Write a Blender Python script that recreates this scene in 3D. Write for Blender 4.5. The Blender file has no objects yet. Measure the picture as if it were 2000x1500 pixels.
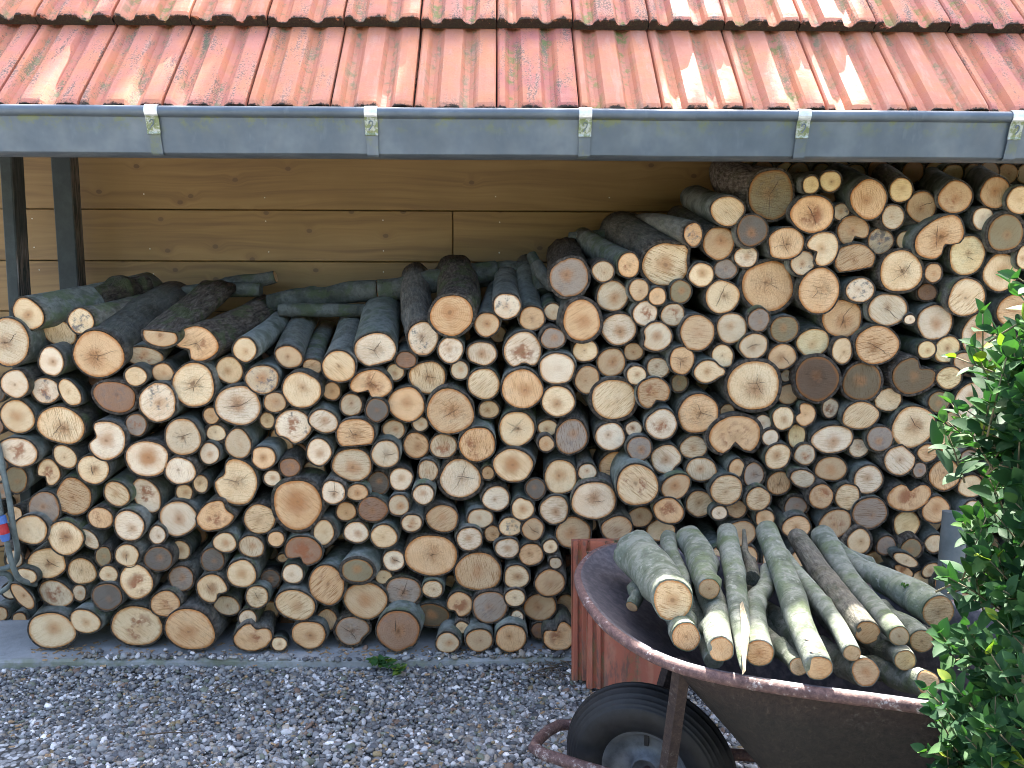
import bpy, math, random
import numpy as np
from mathutils import Vector, Matrix, noise
R = math.radians
rnd = random.Random(7)
scene = bpy.context.scene
col = scene.collection

# ------------------------------------------------------------------ camera
EYE = Vector((0.0, 0.0, 1.35))
PITCH, YAW, ROLL, FPX = R(-9.0), R(-1.0), R(0.25), 1664.0
fwd = Vector((-math.sin(YAW)*math.cos(PITCH), math.cos(YAW)*math.cos(PITCH), math.sin(PITCH)))
rgt0 = Vector((math.cos(YAW), math.sin(YAW), 0.0)); up0 = rgt0.cross(fwd)
rgt = rgt0*math.cos(ROLL) + up0*math.sin(ROLL)
upv = up0*math.cos(ROLL) - rgt0*math.sin(ROLL)
cam_data = bpy.data.cameras.new('camera'); cam = bpy.data.objects.new('camera', cam_data); col.objects.link(cam)
cam.matrix_world = Matrix(((rgt.x, upv.x, -fwd.x, EYE.x), (rgt.y, upv.y, -fwd.y, EYE.y), (rgt.z, upv.z, -fwd.z, EYE.z), (0, 0, 0, 1)))
cam_data.sensor_width = 36.0; cam_data.lens = FPX/2000*36; cam_data.clip_start = 0.05; cam_data.clip_end = 500
scene.camera = cam

# ------------------------------------------------------------------ sky, sun, exposure
SUN_DIR = Vector((0.14, 0.585, 0.80)).normalized()          # towards the sun: high behind the shed
world = bpy.data.worlds.new('World'); scene.world = world; world.use_nodes = True
wn = world.node_tree.nodes; wl = world.node_tree.links
bg = wn['Background']; sky = wn.new('ShaderNodeTexSky'); sky.sky_type = 'NISHITA'; sky.sun_disc = False
sky.sun_elevation = math.asin(SUN_DIR.z); sky.sun_rotation = math.atan2(SUN_DIR.x, SUN_DIR.y)
sky.air_density = 1.0; sky.dust_density = 5.0; sky.ozone_density = 1.0
wl.new(sky.outputs[0], bg.inputs[0]); bg.inputs[1].default_value = 0.11
sun_data = bpy.data.lights.new('sun', 'SUN'); sun = bpy.data.objects.new('sun', sun_data); col.objects.link(sun)
sun_data.energy = 4.2; sun_data.angle = R(0.6); sun_data.color = (1.0, 0.95, 0.86)
sun.rotation_euler = (-SUN_DIR).to_track_quat('-Z', 'Y').to_euler(); sun.location = (1, 3, 6)
vs = scene.view_settings; vs.view_transform = 'Standard'; vs.look = 'None'; vs.gamma = 1.0; vs.use_curve_mapping = False
vs.exposure = 3.1
scene.cycles.filter_width = 0.95; scene.cycles.max_bounces = 8; scene.cycles.diffuse_bounces = 5

def ray(px, py):
    return fwd*FPX + rgt*(px-1000) + upv*(750-py)
def at(px, py, Y):                                          # the point at depth Y seen at a place of the 2000x1500 photograph
    d = ray(px, py); return EYE + d*(Y/d.y)
def atz(px, py, Z):
    d = ray(px, py); return EYE + d*((Z-EYE.z)/d.z)
def scale_at(p):                                            # metres per photograph pixel at a point
    return (p-EYE).dot(fwd)/FPX

# ------------------------------------------------------------------ helpers
def mesh_obj(name, verts, faces, mats, parent=None, smooth=True, fmat=None, loc=None):
    me = bpy.data.meshes.new(name); me.from_pydata([tuple(v) for v in verts], [], faces); me.update()
    for m in (mats if isinstance(mats, (list, tuple)) else [mats]): me.materials.append(m)
    if smooth: me.polygons.foreach_set('use_smooth', [True]*len(me.polygons))
    if fmat: me.polygons.foreach_set('material_index', fmat)
    o = bpy.data.objects.new(name, me); col.objects.link(o)
    if parent: o.parent = parent
    if loc is not None: o.location = loc
    return o
def tag(o, label=None, cat=None, group=None, kind=None):
    if label: o['label'] = label
    if cat: o['category'] = cat
    if group: o['group'] = group
    if kind: o['kind'] = kind
    return o
def empty(name, loc=(0, 0, 0), rot=(0, 0, 0)):
    o = bpy.data.objects.new(name, None); col.objects.link(o); o.location = loc; o.rotation_euler = rot; o.empty_display_size = 0.05
    return o
class MB:                                                   # collects simple shapes into one mesh
    def __init__(s): s.v = []; s.f = []; s.m = []
    def add(s, vs_, fs, mi=0):
        b = len(s.v); s.v += [tuple(v) for v in vs_]; s.f += [tuple(i+b for i in f) for f in fs]; s.m += [mi]*len(fs); return s
    def box(s, c, d, mi=0, bev=0.0, rot=None):
        x, y, z = d[0]/2, d[1]/2, d[2]/2
        if bev > 0:
            pts = []
            for sz in (-1, 1):
                for (px, py) in ((-x+bev, -y), (x-bev, -y), (x, -y+bev), (x, y-bev), (x-bev, y), (-x+bev, y), (-x, y-bev), (-x, -y+bev)):
                    pts.append(Vector((px, py, sz*(z-bev))))
            inn = []
            for sz in (-1, 1):
                for (px, py) in ((-x+bev, -y+bev), (x-bev, -y+bev), (x-bev, y-bev), (-x+bev, y-bev)):
                    inn.append(Vector((px, py, sz*z)))
            P = pts+inn; F = [(i, (i+1) % 8, 8+(i+1) % 8, 8+i) for i in range(8)]
            for k, (o, q) in enumerate(((0, 16), (8, 20))):
                tt = [(o+0, o+1, q+1, q+0), (o+1, o+2, q+1), (o+2, o+3, q+2, q+1), (o+3, o+4, q+2), (o+4, o+5, q+3, q+2), (o+5, o+6, q+3), (o+6, o+7, q+0, q+3), (o+7, o+0, q+0), (q, q+1, q+2, q+3)]
                F += [t[::-1] if k == 0 else t for t in tt]
        else:
            P = [Vector((a*x, b*y, c_*z)) for c_ in (-1, 1) for b in (-1, 1) for a in (-1, 1)]
            F = [(0, 2, 3, 1), (4, 5, 7, 6), (0, 1, 5, 4), (2, 6, 7, 3), (0, 4, 6, 2), (1, 3, 7, 5)]
        if rot: P = [rot @ p for p in P]
        return s.add([p+Vector(c) for p in P], F, mi)
    def tube(s, pts, rad, n=10, mi=0, caps=True, flat=1.0, upref=None):
        pts = [Vector(p) for p in pts]; rad = rad if isinstance(rad, (list, tuple)) else [rad]*len(pts)
        V = []; F = []; u = None
        for i, p in enumerate(pts):
            t = (pts[min(i+1, len(pts)-1)]-pts[max(i-1, 0)]).normalized()
            if u is None:
                a = upref or (Vector((0, 0, 1)) if abs(t.z) < 0.9 else Vector((0, 1, 0))); u = (a-t*a.dot(t)).normalized()
            else: u = (u-t*u.dot(t)).normalized()
            w = t.cross(u)
            for k in range(n):
                an = 2*math.pi*k/n; V.append(p + u*(math.cos(an)*rad[i]) + w*(math.sin(an)*rad[i]*flat))
        for i in range(len(pts)-1):
            for k in range(n): F.append((i*n+k, i*n+(k+1) % n, (i+1)*n+(k+1) % n, (i+1)*n+k))
        if caps: F.append(tuple(range(n))[::-1]); F.append(tuple((len(pts)-1)*n+k for k in range(n)))
        return s.add(V, F, mi)
    def build(s, name, mats, parent=None, smooth=False, loc=None):
        return mesh_obj(name, s.v, s.f, mats, parent, smooth, s.m, loc)

# ------------------------------------------------------------------ materials
class NT:
    def __init__(s, name, rough=0.8):
        s.mat = bpy.data.materials.new(name); s.mat.use_nodes = True
        s.n = s.mat.node_tree.nodes; s.l = s.mat.node_tree.links; s.b = s.n['Principled BSDF']; s.b.inputs['Roughness'].default_value = rough
    def put(s, sock, v):
        if v is None: return
        if isinstance(v, bpy.types.NodeSocket): s.l.new(v, sock)
        else:
            try: sock.default_value = v
            except Exception: sock.default_value = (*v, 1.0) if len(v) == 3 else v
    def obj(s): return s.n.new('ShaderNodeTexCoord').outputs['Object']
    def pos(s): return s.n.new('ShaderNodeNewGeometry').outputs['Position']
    def uv(s): return s.n.new('ShaderNodeTexCoord').outputs['UV']
    def attr(s, name, kind='GEOMETRY'):
        a = s.n.new('ShaderNodeAttribute'); a.attribute_name = name; a.attribute_type = kind; return a
    def rand(s): return s.n.new('ShaderNodeObjectInfo').outputs['Random']
    def sep(s, v):
        a = s.n.new('ShaderNodeSeparateXYZ'); s.put(a.inputs[0], v); return a.outputs
    def comb(s, x, y, z):
        a = s.n.new('ShaderNodeCombineXYZ'); [s.put(a.inputs[i], q) for i, q in enumerate((x, y, z))]; return a.outputs[0]
    def m(s, op, a, b=None, c=None, clamp=False):
        q = s.n.new('ShaderNodeMath'); q.operation = op; q.use_clamp = clamp; s.put(q.inputs[0], a)
        if b is not None: s.put(q.inputs[1], b)
        if c is not None: s.put(q.inputs[2], c)
        return q.outputs[0]
    def vm(s, op, a, b=None, sc=None):
        q = s.n.new('ShaderNodeVectorMath'); q.operation = op; s.put(q.inputs[0], a)
        if b is not None: s.put(q.inputs[1], b)
        if sc is not None: s.put(q.inputs[3], sc)
        return q.outputs[0]
    def noise(s, v, scale, detail=4, rough=0.55, dist=0.0, out=0):
        q = s.n.new('ShaderNodeTexNoise'); s.put(q.inputs['Vector'], v); q.inputs['Scale'].default_value = scale
        q.inputs['Detail'].default_value = detail; q.inputs['Roughness'].default_value = rough; q.inputs['Distortion'].default_value = dist
        return q.outputs[out]
    def voro(s, v, scale, feature='F1', out='Distance', rand=1.0):
        q = s.n.new('ShaderNodeTexVoronoi'); q.feature = feature; s.put(q.inputs['Vector'], v); q.inputs['Scale'].default_value = scale; q.inputs['Randomness'].default_value = rand
        return q.outputs[out]
    def ss(s, v, a, b, lo=0.0, hi=1.0):                      # smoothstep between a and b
        q = s.n.new('ShaderNodeMapRange'); q.interpolation_type = 'SMOOTHSTEP'; s.put(q.inputs['Value'], v)
        q.inputs['From Min'].default_value = a; q.inputs['From Max'].default_value = b; q.inputs['To Min'].default_value = lo; q.inputs['To Max'].default_value = hi
        return q.outputs[0]
    def mix(s, f, a, b, mode='MIX'):
        q = s.n.new('ShaderNodeMix'); q.data_type = 'RGBA'; q.blend_type = mode; q.clamp_factor = True
        s.put(q.inputs[0], f); s.put(q.inputs[6], a); s.put(q.inputs[7], b); return q.outputs[2]
    def ramp(s, f, stops, const=False):
        q = s.n.new('ShaderNodeValToRGB'); e = q.color_ramp.elements
        if const: q.color_ramp.interpolation = 'CONSTANT'
        while len(e) < len(stops): e.new(0.5)
        for el, (p, c) in zip(e, stops): el.position = p; el.color = (*c, 1)
        s.put(q.inputs[0], f); return q.outputs[0]
    def bump(s, h, strength=0.5, dist=0.002, normal=None):
        q = s.n.new('ShaderNodeBump'); q.inputs['Strength'].default_value = strength; q.inputs['Distance'].default_value = dist
        s.put(q.inputs['Height'], h); s.put(q.inputs['Normal'], normal); return q.outputs[0]
    def out(s, colr=None, rough=None, normal=None, metal=None, spec=None):
        s.put(s.b.inputs['Base Color'], colr); s.put(s.b.inputs['Roughness'], rough); s.put(s.b.inputs['Normal'], normal)
        s.put(s.b.inputs['Metallic'], metal); s.put(s.b.inputs['Specular IOR Level'], spec); return s.mat
def mulc(n, c, f):                                          # colour times a scalar socket
    return n.vm('SCALE', c, sc=f)

# cut wood: UV = position on the face round the pith, attributes tone / feat / featb carry the log's own look
def make_cut_wood():
    n = NT('cut_wood', 0.75); uv = n.uv(); s3 = n.sep(uv); P = n.attr('lpos').outputs['Vector']
    tone = n.attr('tone').outputs['Color']
    A = n.sep(n.attr('feat').outputs['Vector']); B = n.sep(n.attr('featb').outputs['Vector']); C = n.sep(n.attr('featc').outputs['Vector'])
    heart, crack, saw = A[0], A[1], A[2]; speck, red, ang = B[0], B[1], B[2]; frac, ringy, fan = C[0], C[1], C[2]
    r = n.vm('LENGTH', uv); rr = n.n.new('ShaderNodeVectorMath'); rr.operation = 'LENGTH'; n.put(rr.inputs[0], uv); r = rr.outputs['Value']
    big = n.noise(P, 14, 3, 0.6); fine = n.noise(P, 260, 3, 0.6); mid = n.noise(P, 60, 4, 0.65)
    colr = n.mix(n.ss(big, 0.35, 0.68, 0.0, 0.42), tone, n.vm('MULTIPLY', tone, (0.86, 0.68, 0.52)))
    big2 = n.noise(n.vm('ADD', P, (7.3, 1.1, 3.7)), 11, 3, 0.6)
    colr = n.mix(n.ss(big2, 0.55, 0.75, 0.0, 0.35), colr, n.vm('MULTIPLY', tone, (1.12, 1.12, 1.12)))
    # growth rings
    wob = n.m('MULTIPLY', big, 0.25)
    rw = n.m('SINE', n.m('MULTIPLY', n.m('ADD', r, wob), 62.0))
    rf = n.m('MULTIPLY', n.ss(rw, 0.2, 1.0), n.m('ADD', 0.10, n.m('MULTIPLY', ringy, 0.30)))
    colr = n.mix(rf, colr, n.vm('MULTIPLY', tone, (0.66, 0.50, 0.36)))
    # heart: a stained core with a ragged edge
    hr = n.m('ADD', r, n.m('MULTIPLY', n.m('SUBTRACT', n.noise(P, 32, 4, 0.6), 0.5), 0.55))
    hm = n.m('MULTIPLY', n.ss(n.m('MULTIPLY', hr, n.m('SUBTRACT', 1.75, heart)), 0.62, 0.08), n.m('ADD', 0.15, n.m('MULTIPLY', heart, 0.75)), clamp=True)
    colr = n.mix(hm, colr, (0.46, 0.20, 0.075))
    rm = n.m('MULTIPLY', n.m('MULTIPLY', n.ss(n.noise(n.vm('ADD', P, (3.1, 9.2, 5.0)), 22, 4, 0.7), 0.47, 0.60), n.ss(hr, 0.85, 0.30)), red, clamp=True)
    colr = n.mix(rm, colr, (0.33, 0.125, 0.06))
    # pith dot
    colr = n.mix(n.m('MULTIPLY', n.ss(hr, 0.10, 0.00), 0.55), colr, (0.20, 0.10, 0.05))
    # saw marks: lines across the face
    ca, sa = n.m('COSINE', ang), n.m('SINE', ang)
    q = n.m('ADD', n.m('MULTIPLY', s3[0], ca), n.m('MULTIPLY', s3[1], sa)); q2 = n.m('SUBTRACT', n.m('MULTIPLY', s3[1], ca), n.m('MULTIPLY', s3[0], sa))
    ln = n.noise(n.comb(n.m('MULTIPLY', q, 26.0), n.m('MULTIPLY', q2, 1.6), n.sep(P)[0]), 1.0, 3, 0.6)
    sm = n.m('MULTIPLY', n.ss(ln, 0.53, 0.62), n.m('ADD', 0.20, n.m('MULTIPLY', saw, 0.65)))
    colr = n.mix(sm, colr, n.vm('MULTIPLY', tone, (0.50, 0.34, 0.22)))
    # drying cracks: rays from the pith
    th = n.m('ARCTAN2', s3[1], s3[0])
    rn = n.noise(n.comb(n.m('MULTIPLY', n.m('COSINE', th), 2.2), n.m('MULTIPLY', n.m('SINE', th), 2.2), n.m('ADD', n.m('MULTIPLY', r, 0.5), n.m('MULTIPLY', ang, 7.0))), 3.2, 2, 0.6)
    cw = n.m('ABSOLUTE', n.m('SUBTRACT', rn, 0.5)); width = n.m('DIVIDE', 0.009, n.m('MAXIMUM', r, 0.16))
    cl = n.m('LESS_THAN', cw, n.m('MULTIPLY', width, 0.45))
    reach = n.ss(n.m('ADD', r, n.m('MULTIPLY', n.noise(P, 45, 2), 0.5)), 1.0, 0.55)
    cm = n.m('MULTIPLY', n.m('MULTIPLY', cl, reach), n.m('MULTIPLY', crack, 0.2), clamp=True)
    colr = n.mix(n.m('MULTIPLY', cm, 0.85), colr, (0.07, 0.04, 0.025))
    # fine rays everywhere
    fr = n.noise(n.comb(n.m('MULTIPLY', n.m('COSINE', th), 14.0), n.m('MULTIPLY', n.m('SINE', th), 14.0), n.m('MULTIPLY', r, 0.8)), 2.0, 2, 0.6)
    colr = n.mix(n.m('MULTIPLY', n.m('MULTIPLY', n.ss(fr, 0.54, 0.72), n.ss(r, 0.08, 0.45)), n.m('ADD', 0.16, n.m('MULTIPLY', fan, 0.6))), colr, n.vm('MULTIPLY', tone, (0.55, 0.38, 0.25)))
    # mould and dirt specks
    spk = n.m('MULTIPLY', n.ss(n.m('ADD', n.m('MULTIPLY', mid, 0.6), n.m('MULTIPLY', big2, 0.45)), 0.55, 0.66), speck, clamp=True)
    colr = n.mix(spk, colr, (0.16, 0.145, 0.14))
    colr = n.mix(n.ss(fine, 0.50, 0.74, 0.0, 0.38), colr, n.vm('MULTIPLY', tone, (0.55, 0.45, 0.36)))
    # stained rim next to the bark
    ef = n.m('ADD', frac, n.m('MULTIPLY', n.m('SUBTRACT', mid, 0.5), 0.22))
    colr = n.mix(n.ss(ef, 0.84, 1.0, 0.0, 0.9), colr, n.mix(0.5, n.vm('MULTIPLY', tone, (0.75, 0.42, 0.2)), (0.36, 0.15, 0.05)))
    h = n.m('ADD', n.m('MULTIPLY', fine, 0.5), n.m('ADD', n.m('MULTIPLY', mid, 0.5), n.m('SUBTRACT', n.m('MULTIPLY', ln, n.m('ADD', 0.3, saw)), n.m('MULTIPLY', cm, 2.0))))
    return n.out(colr, 0.85, n.bump(h, 0.9, 0.003), spec=0.15)

def make_bark(name, pale):
    n = NT(name, 0.85); P = n.attr('lpos').outputs['Vector']; A = n.sep(n.attr('bark').outputs['Vector']); rough, moss, val = A[0], A[1], A[2]
    s = n.sep(P)
    st = n.comb(n.m('MULTIPLY', s[0], 1.0), n.m('MULTIPLY', s[1], 0.35), s[2])      # P.y runs along the log
    big = n.noise(P, 16 if pale else 11, 4, 0.65); mid = n.noise(P, 55, 4, 0.7); fur = n.noise(st, 95, 4, 0.7); fine = n.noise(P, 330, 2, 0.6)
    if pale:
        c = n.ramp(big, [(0.30, (0.072, 0.088, 0.062)), (0.44, (0.112, 0.130, 0.098)), (0.56, (0.20, 0.215, 0.18)), (0.64, (0.122, 0.142, 0.108)), (0.76, (0.095, 0.122, 0.062))])
        c = n.mix(n.ss(mid, 0.56, 0.64, 0, 0.65), c, (0.27, 0.285, 0.245))
        c = n.mix(n.ss(mid, 0.42, 0.30, 0, 0.5), c, (0.085, 0.10, 0.075))
    else:
        c = n.ramp(big, [(0.30, (0.055, 0.066, 0.052)), (0.44, (0.105, 0.118, 0.10)), (0.54, (0.185, 0.20, 0.18)), (0.62, (0.11, 0.125, 0.105)), (0.76, (0.075, 0.088, 0.062))])
        c = n.mix(n.ss(mid, 0.56, 0.72, 0, 0.45), c, (0.22, 0.225, 0.21))
        c = n.mix(n.ss(mid, 0.42, 0.30, 0, 0.5), c, (0.05, 0.055, 0.045))
    br = n.ramp(fur, [(0.32, (0.025, 0.02, 0.016)), (0.50, (0.095, 0.075, 0.058)), (0.70, (0.20, 0.17, 0.14))])
    c = n.mix(rough, c, br)
    c = n.mix(n.m('MULTIPLY', n.ss(n.noise(n.vm('ADD', P, (5, 5, 5)), 17, 4, 0.6), 0.48, 0.62), moss, clamp=True), c, (0.085, 0.12, 0.04))
    lent = n.ss(n.voro(n.comb(s[0], n.m('MULTIPLY', s[1], 2.6), s[2]), 75), 0.16, 0.10)
    lent = n.m('MULTIPLY', lent, n.ss(big, 0.4, 0.6))
    c = n.mix(n.m('MULTIPLY', lent, 0.75), c, (0.05, 0.045, 0.04))
    wr = n.ss(n.noise(n.comb(s[0], n.m('MULTIPLY', s[1], 5.0), s[2]), 14, 4, 0.6), 0.58, 0.66)
    c = n.mix(n.m('MULTIPLY', wr, 0.16), c, (0.09, 0.085, 0.075))
    c = mulc(n, c, val)
    h = n.m('ADD', n.m('MULTIPLY', mid, 0.5), n.m('ADD', n.m('MULTIPLY', fine, 0.25), n.m('ADD', n.m('MULTIPLY', fur, n.m('ADD', 0.12, n.m('MULTIPLY', rough, 2.6))), n.m('MULTIPLY', wr, -0.3))))
    return n.out(c, n.m('SUBTRACT', 0.86, n.m('MULTIPLY', n.ss(big, 0.4, 0.7), 0.22)), n.bump(h, 0.8, 0.005), spec=0.2)
MAT_CUT = make_cut_wood(); MAT_CRACK = NT('crack_dark', 0.9).out((0.09, 0.055, 0.033)); MAT_BARK = make_bark('log_bark', False); MAT_BARK_PALE = make_bark('branch_bark', True)

def make_tile(dark=False):
    n = NT('clay_tile', 0.6); P = n.obj(); s = n.sep(P); rd = n.rand()
    W = n.vm('ADD', P, n.comb(n.m('MULTIPLY', rd, 37.0), n.m('MULTIPLY', rd, 91.0), 0))
    base = n.ramp(rd, [(0.0, (0.46, 0.175, 0.115)), (0.3, (0.51, 0.205, 0.13)), (0.55, (0.44, 0.155, 0.12)), (0.8, (0.52, 0.20, 0.14)), (1.0, (0.40, 0.13, 0.11))])
    if dark: base = (0.40, 0.125, 0.075)  # leaning tiles: their shade put into a darker clay colour
    big = n.noise(W, 9, 4, 0.6); st = n.noise(n.vm('MULTIPLY', W, (3.0, 0.55, 1)), 10, 4, 0.6); fine = n.noise(W, 190, 3, 0.7); mid = n.noise(W, 45, 4, 0.7)
    c = n.mix(n.ss(big, 0.38, 0.62, 0, 0.55), base, (0.34, 0.11, 0.07) if dark else (0.56, 0.21, 0.09))
    c = n.mix(n.ss(st, 0.50, 0.68, 0, 0.6), c, (0.45, 0.19, 0.12) if dark else (0.57, 0.29, 0.21))
    dirt = n.m('MULTIPLY', n.ss(n.m('ADD', n.m('MULTIPLY', fine, 0.55), n.m('MULTIPLY', st, 0.55)), 0.57, 0.66), n.ss(n.m('ADD', rd, n.m('MULTIPLY', big, 0.6)), 0.30, 0.85))
    if dark: dirt = n.ss(n.noise(n.vm('MULTIPLY', P, (3, 3, 0.8)), 9, 4, 0.7), 0.50, 0.64, 0, 0.75)
    c = n.mix(n.m('MULTIPLY', dirt, 0.85), c, (0.10, 0.085, 0.07))
    # lichen and grime in the troughs (attribute 'deep') and at the lower edge (attribute 'nose')
    D = n.sep(n.attr('deep').outputs['Vector'])
    g = n.m('MULTIPLY', D[0], n.ss(n.m('ADD', n.m('MULTIPLY', mid, 0.7), n.m('MULTIPLY', st, 0.5)), 0.60, 0.74))
    c = n.mix(n.m('MULTIPLY', g, 0.8), c, (0.17, 0.19, 0.10))
    moss = n.m('MULTIPLY', D[0], n.m('MULTIPLY', n.ss(n.noise(W, 16, 4, 0.7), 0.52, 0.62), D[2]))
    c = n.mix(n.m('MULTIPLY', moss, 0.9), c, (0.14, 0.20, 0.05))
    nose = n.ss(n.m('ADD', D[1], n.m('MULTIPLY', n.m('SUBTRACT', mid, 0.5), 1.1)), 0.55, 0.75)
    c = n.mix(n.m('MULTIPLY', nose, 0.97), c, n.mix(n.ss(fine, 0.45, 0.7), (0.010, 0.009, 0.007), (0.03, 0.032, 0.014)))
    return n.out(c, n.ss(mid, 0.3, 0.8, 0.62, 0.85), n.bump(n.m('ADD', mid, n.m('MULTIPLY', fine, 0.6)), 0.35, 0.003), spec=0.3)
MAT_TILE = make_tile(); MAT_TILE_SHADE = make_tile(True)

def make_zinc():
    n = NT('zinc', 0.5); P = n.pos(); a = n.noise(P, 5, 4, 0.65); b = n.noise(n.vm('MULTIPLY', P, (1, 1, 0.3)), 26, 4, 0.6); f = n.noise(P, 160, 2)
    c = n.ramp(a, [(0.3, (0.080, 0.102, 0.126)), (0.5, (0.105, 0.131, 0.158)), (0.68, (0.15, 0.178, 0.202))])
    c = n.mix(n.ss(b, 0.58, 0.72, 0, 0.35), c, (0.17, 0.20, 0.225)); c = n.mix(n.ss(f, 0.66, 0.74, 0, 0.4), c, (0.13, 0.14, 0.15))
    gr = n.m('MULTIPLY', n.attr('algae').outputs['Fac'], n.ss(n.noise(P, 22, 4, 0.7), 0.48, 0.64)); c = n.mix(gr, c, (0.15, 0.17, 0.07))
    return n.out(c, n.ss(b, 0.3, 0.7, 0.42, 0.62), n.bump(n.noise(P, 30, 2), 0.1, 0.004), 0.35)
MAT_ZINC = make_zinc()
def make_clip():
    n = NT('clip_metal', 0.45); P = n.pos(); a = n.noise(P, 60, 4, 0.7); s = n.sep(P)
    c = n.mix(n.ss(a, 0.40, 0.56, 0, 0.9), (0.40, 0.42, 0.38), (0.15, 0.18, 0.06)); return n.out(c, 0.5, n.bump(a, 0.2, 0.002), 0.25)
MAT_CLIP = make_clip()
def simple(name, c, rough=0.7, metal=0.0, var=0.25, scale=40, bump=0.2, c2=None, spec=0.4):
    n = NT(name, rough); P = n.pos(); a = n.noise(P, scale, 4, 0.65)
    cc = n.mix(n.ss(a, 0.35, 0.7), c, c2 if c2 else tuple(x*(1-var*1.6) for x in c)); return n.out(cc, rough, n.bump(a, bump, 0.002), metal, spec)
MAT_CLIPW = simple('clip_bright', (0.72, 0.73, 0.70), 0.35, 0.4, 0.15)

def make_board():
    n = NT('pine_board', 0.6); P = n.obj(); rd = n.rand(); s = n.sep(P)
    W = n.vm('ADD', P, n.comb(n.m('MULTIPLY', rd, 53.0), 0, n.m('MULTIPLY', rd, 17.0)))
    kv = n.n.new('ShaderNodeTexVoronoi'); kv.voronoi_dimensions = '2D'; n.put(kv.inputs['Vector'], n.comb(n.sep(W)[0], n.m('MULTIPLY', n.sep(W)[2], 1.35), 0)); kv.inputs['Scale'].default_value = 5.6
    kd = kv.outputs['Distance']; keep = n.m('LESS_THAN', n.sep(kv.outputs['Color'])[0], 0.5)
    warp = n.m('MULTIPLY', n.ss(kd, 0.30, 0.0), keep)
    gz = n.m('ADD', n.m('MULTIPLY', n.sep(W)[2], 38.0), n.m('ADD', n.m('MULTIPLY', n.noise(n.vm('MULTIPLY', W, (1.0, 1, 6)), 1.2, 2, 0.5), 5.0), n.m('MULTIPLY', warp, 0.8)))
    gr = n.noise(n.comb(n.m('MULTIPLY', n.sep(W)[0], 1.3), 0, gz), 1.0, 3, 0.6)
    c = n.ramp(gr, [(0.30, (0.155, 0.082, 0.027)), (0.5, (0.235, 0.138, 0.046)), (0.7, (0.275, 0.17, 0.062))])
    c = n.mix(n.ss(n.noise(W, 3.5, 3), 0.4, 0.7, 0, 0.45), c, (0.19, 0.11, 0.032))
    kn = n.m('MULTIPLY', n.ss(n.m('ADD', kd, n.m('MULTIPLY', n.noise(W, 60, 2), 0.03)), 0.085, 0.065), keep)
    c = n.mix(n.m('MULTIPLY', kn, 0.9), c, (0.055, 0.028, 0.012))
    halo = n.m('MULTIPLY', n.ss(kd, 0.17, 0.08), keep); c = n.mix(n.m('MULTIPLY', halo, 0.35), c, (0.20, 0.11, 0.04))
    return n.out(c, 0.55, n.bump(gr, 0.1, 0.001))
MAT_BOARD = make_board()
def make_post_mat():
    n = NT('painted_post', 0.7); P = n.obj(); s = n.sep(P); a = n.noise(P, 16, 5, 0.75)
    peel = n.attr('peel').outputs['Fac']
    c = n.mix(n.ss(a, 0.4, 0.7), (0.012, 0.020, 0.020), (0.026, 0.037, 0.036)); st = n.noise(n.vm('MULTIPLY', P, (12, 12, 1)), 9, 4, 0.7)
    c = n.mix(n.m('MULTIPLY', peel, n.ss(st, 0.42, 0.52)), c, n.mix(n.ss(st, 0.5, 0.75), (0.12, 0.09, 0.07), (0.24, 0.235, 0.24)))
    return n.out(c, 0.65, n.bump(st, 0.3, 0.002))
MAT_POST = make_post_mat()

def make_concrete():
    n = NT('concrete', 0.85); P = n.pos(); a = n.noise(P, 5, 5, 0.7); b = n.noise(P, 45, 4, 0.7); f = n.noise(P, 300, 2)
    c = n.ramp(a, [(0.3, (0.20, 0.205, 0.205)), (0.55, (0.29, 0.295, 0.295)), (0.75, (0.36, 0.365, 0.36))])
    c = n.mix(n.ss(b, 0.55, 0.75, 0, 0.5), c, (0.15, 0.15, 0.145))
    ed = n.m('MULTIPLY', n.ss(n.sep(P)[1], 2.64, 2.60), n.ss(n.noise(P, 9, 4, 0.7), 0.42, 0.6)); c = n.mix(n.m('MULTIPLY', ed, 0.65), c, (0.14, 0.155, 0.075))
    return n.out(c, 0.85, n.bump(n.m('ADD', n.m('MULTIPLY', b, 1.0), n.m('MULTIPLY', f, 0.4)), 0.5, 0.004))
MAT_CONC = make_concrete()
def make_soil():
    n = NT('gravel_bed', 0.95); P = n.pos(); a = n.voro(P, 70, out='Color'); d = n.voro(P, 70); v = n.sep(a)[0]; b = n.noise(P, 25, 4)
    c = n.ramp(v, [(0.0, (0.12, 0.12, 0.12)), (0.3, (0.21, 0.21, 0.21)), (0.6, (0.31, 0.30, 0.285)), (1.0, (0.54, 0.53, 0.51))])
    c = n.mix(n.ss(d, 0.45, 0.7), c, (0.05, 0.046, 0.04)); return n.out(c, 0.95, n.bump(d, -0.8, 0.01))
MAT_SOIL = make_soil()
def make_pebble():
    n = NT('pebble', 0.7); v = n.attr('pcol').outputs['Color']; P = n.pos(); a = n.noise(P, 220, 3, 0.7)
    c = n.mix(n.ss(a, 0.35, 0.7, 0, 0.45), v, n.vm('MULTIPLY', v, (0.55, 0.55, 0.55))); return n.out(c, 0.62, n.bump(a, 0.25, 0.0015), spec=0.4)
MAT_PEB = make_pebble()
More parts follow.
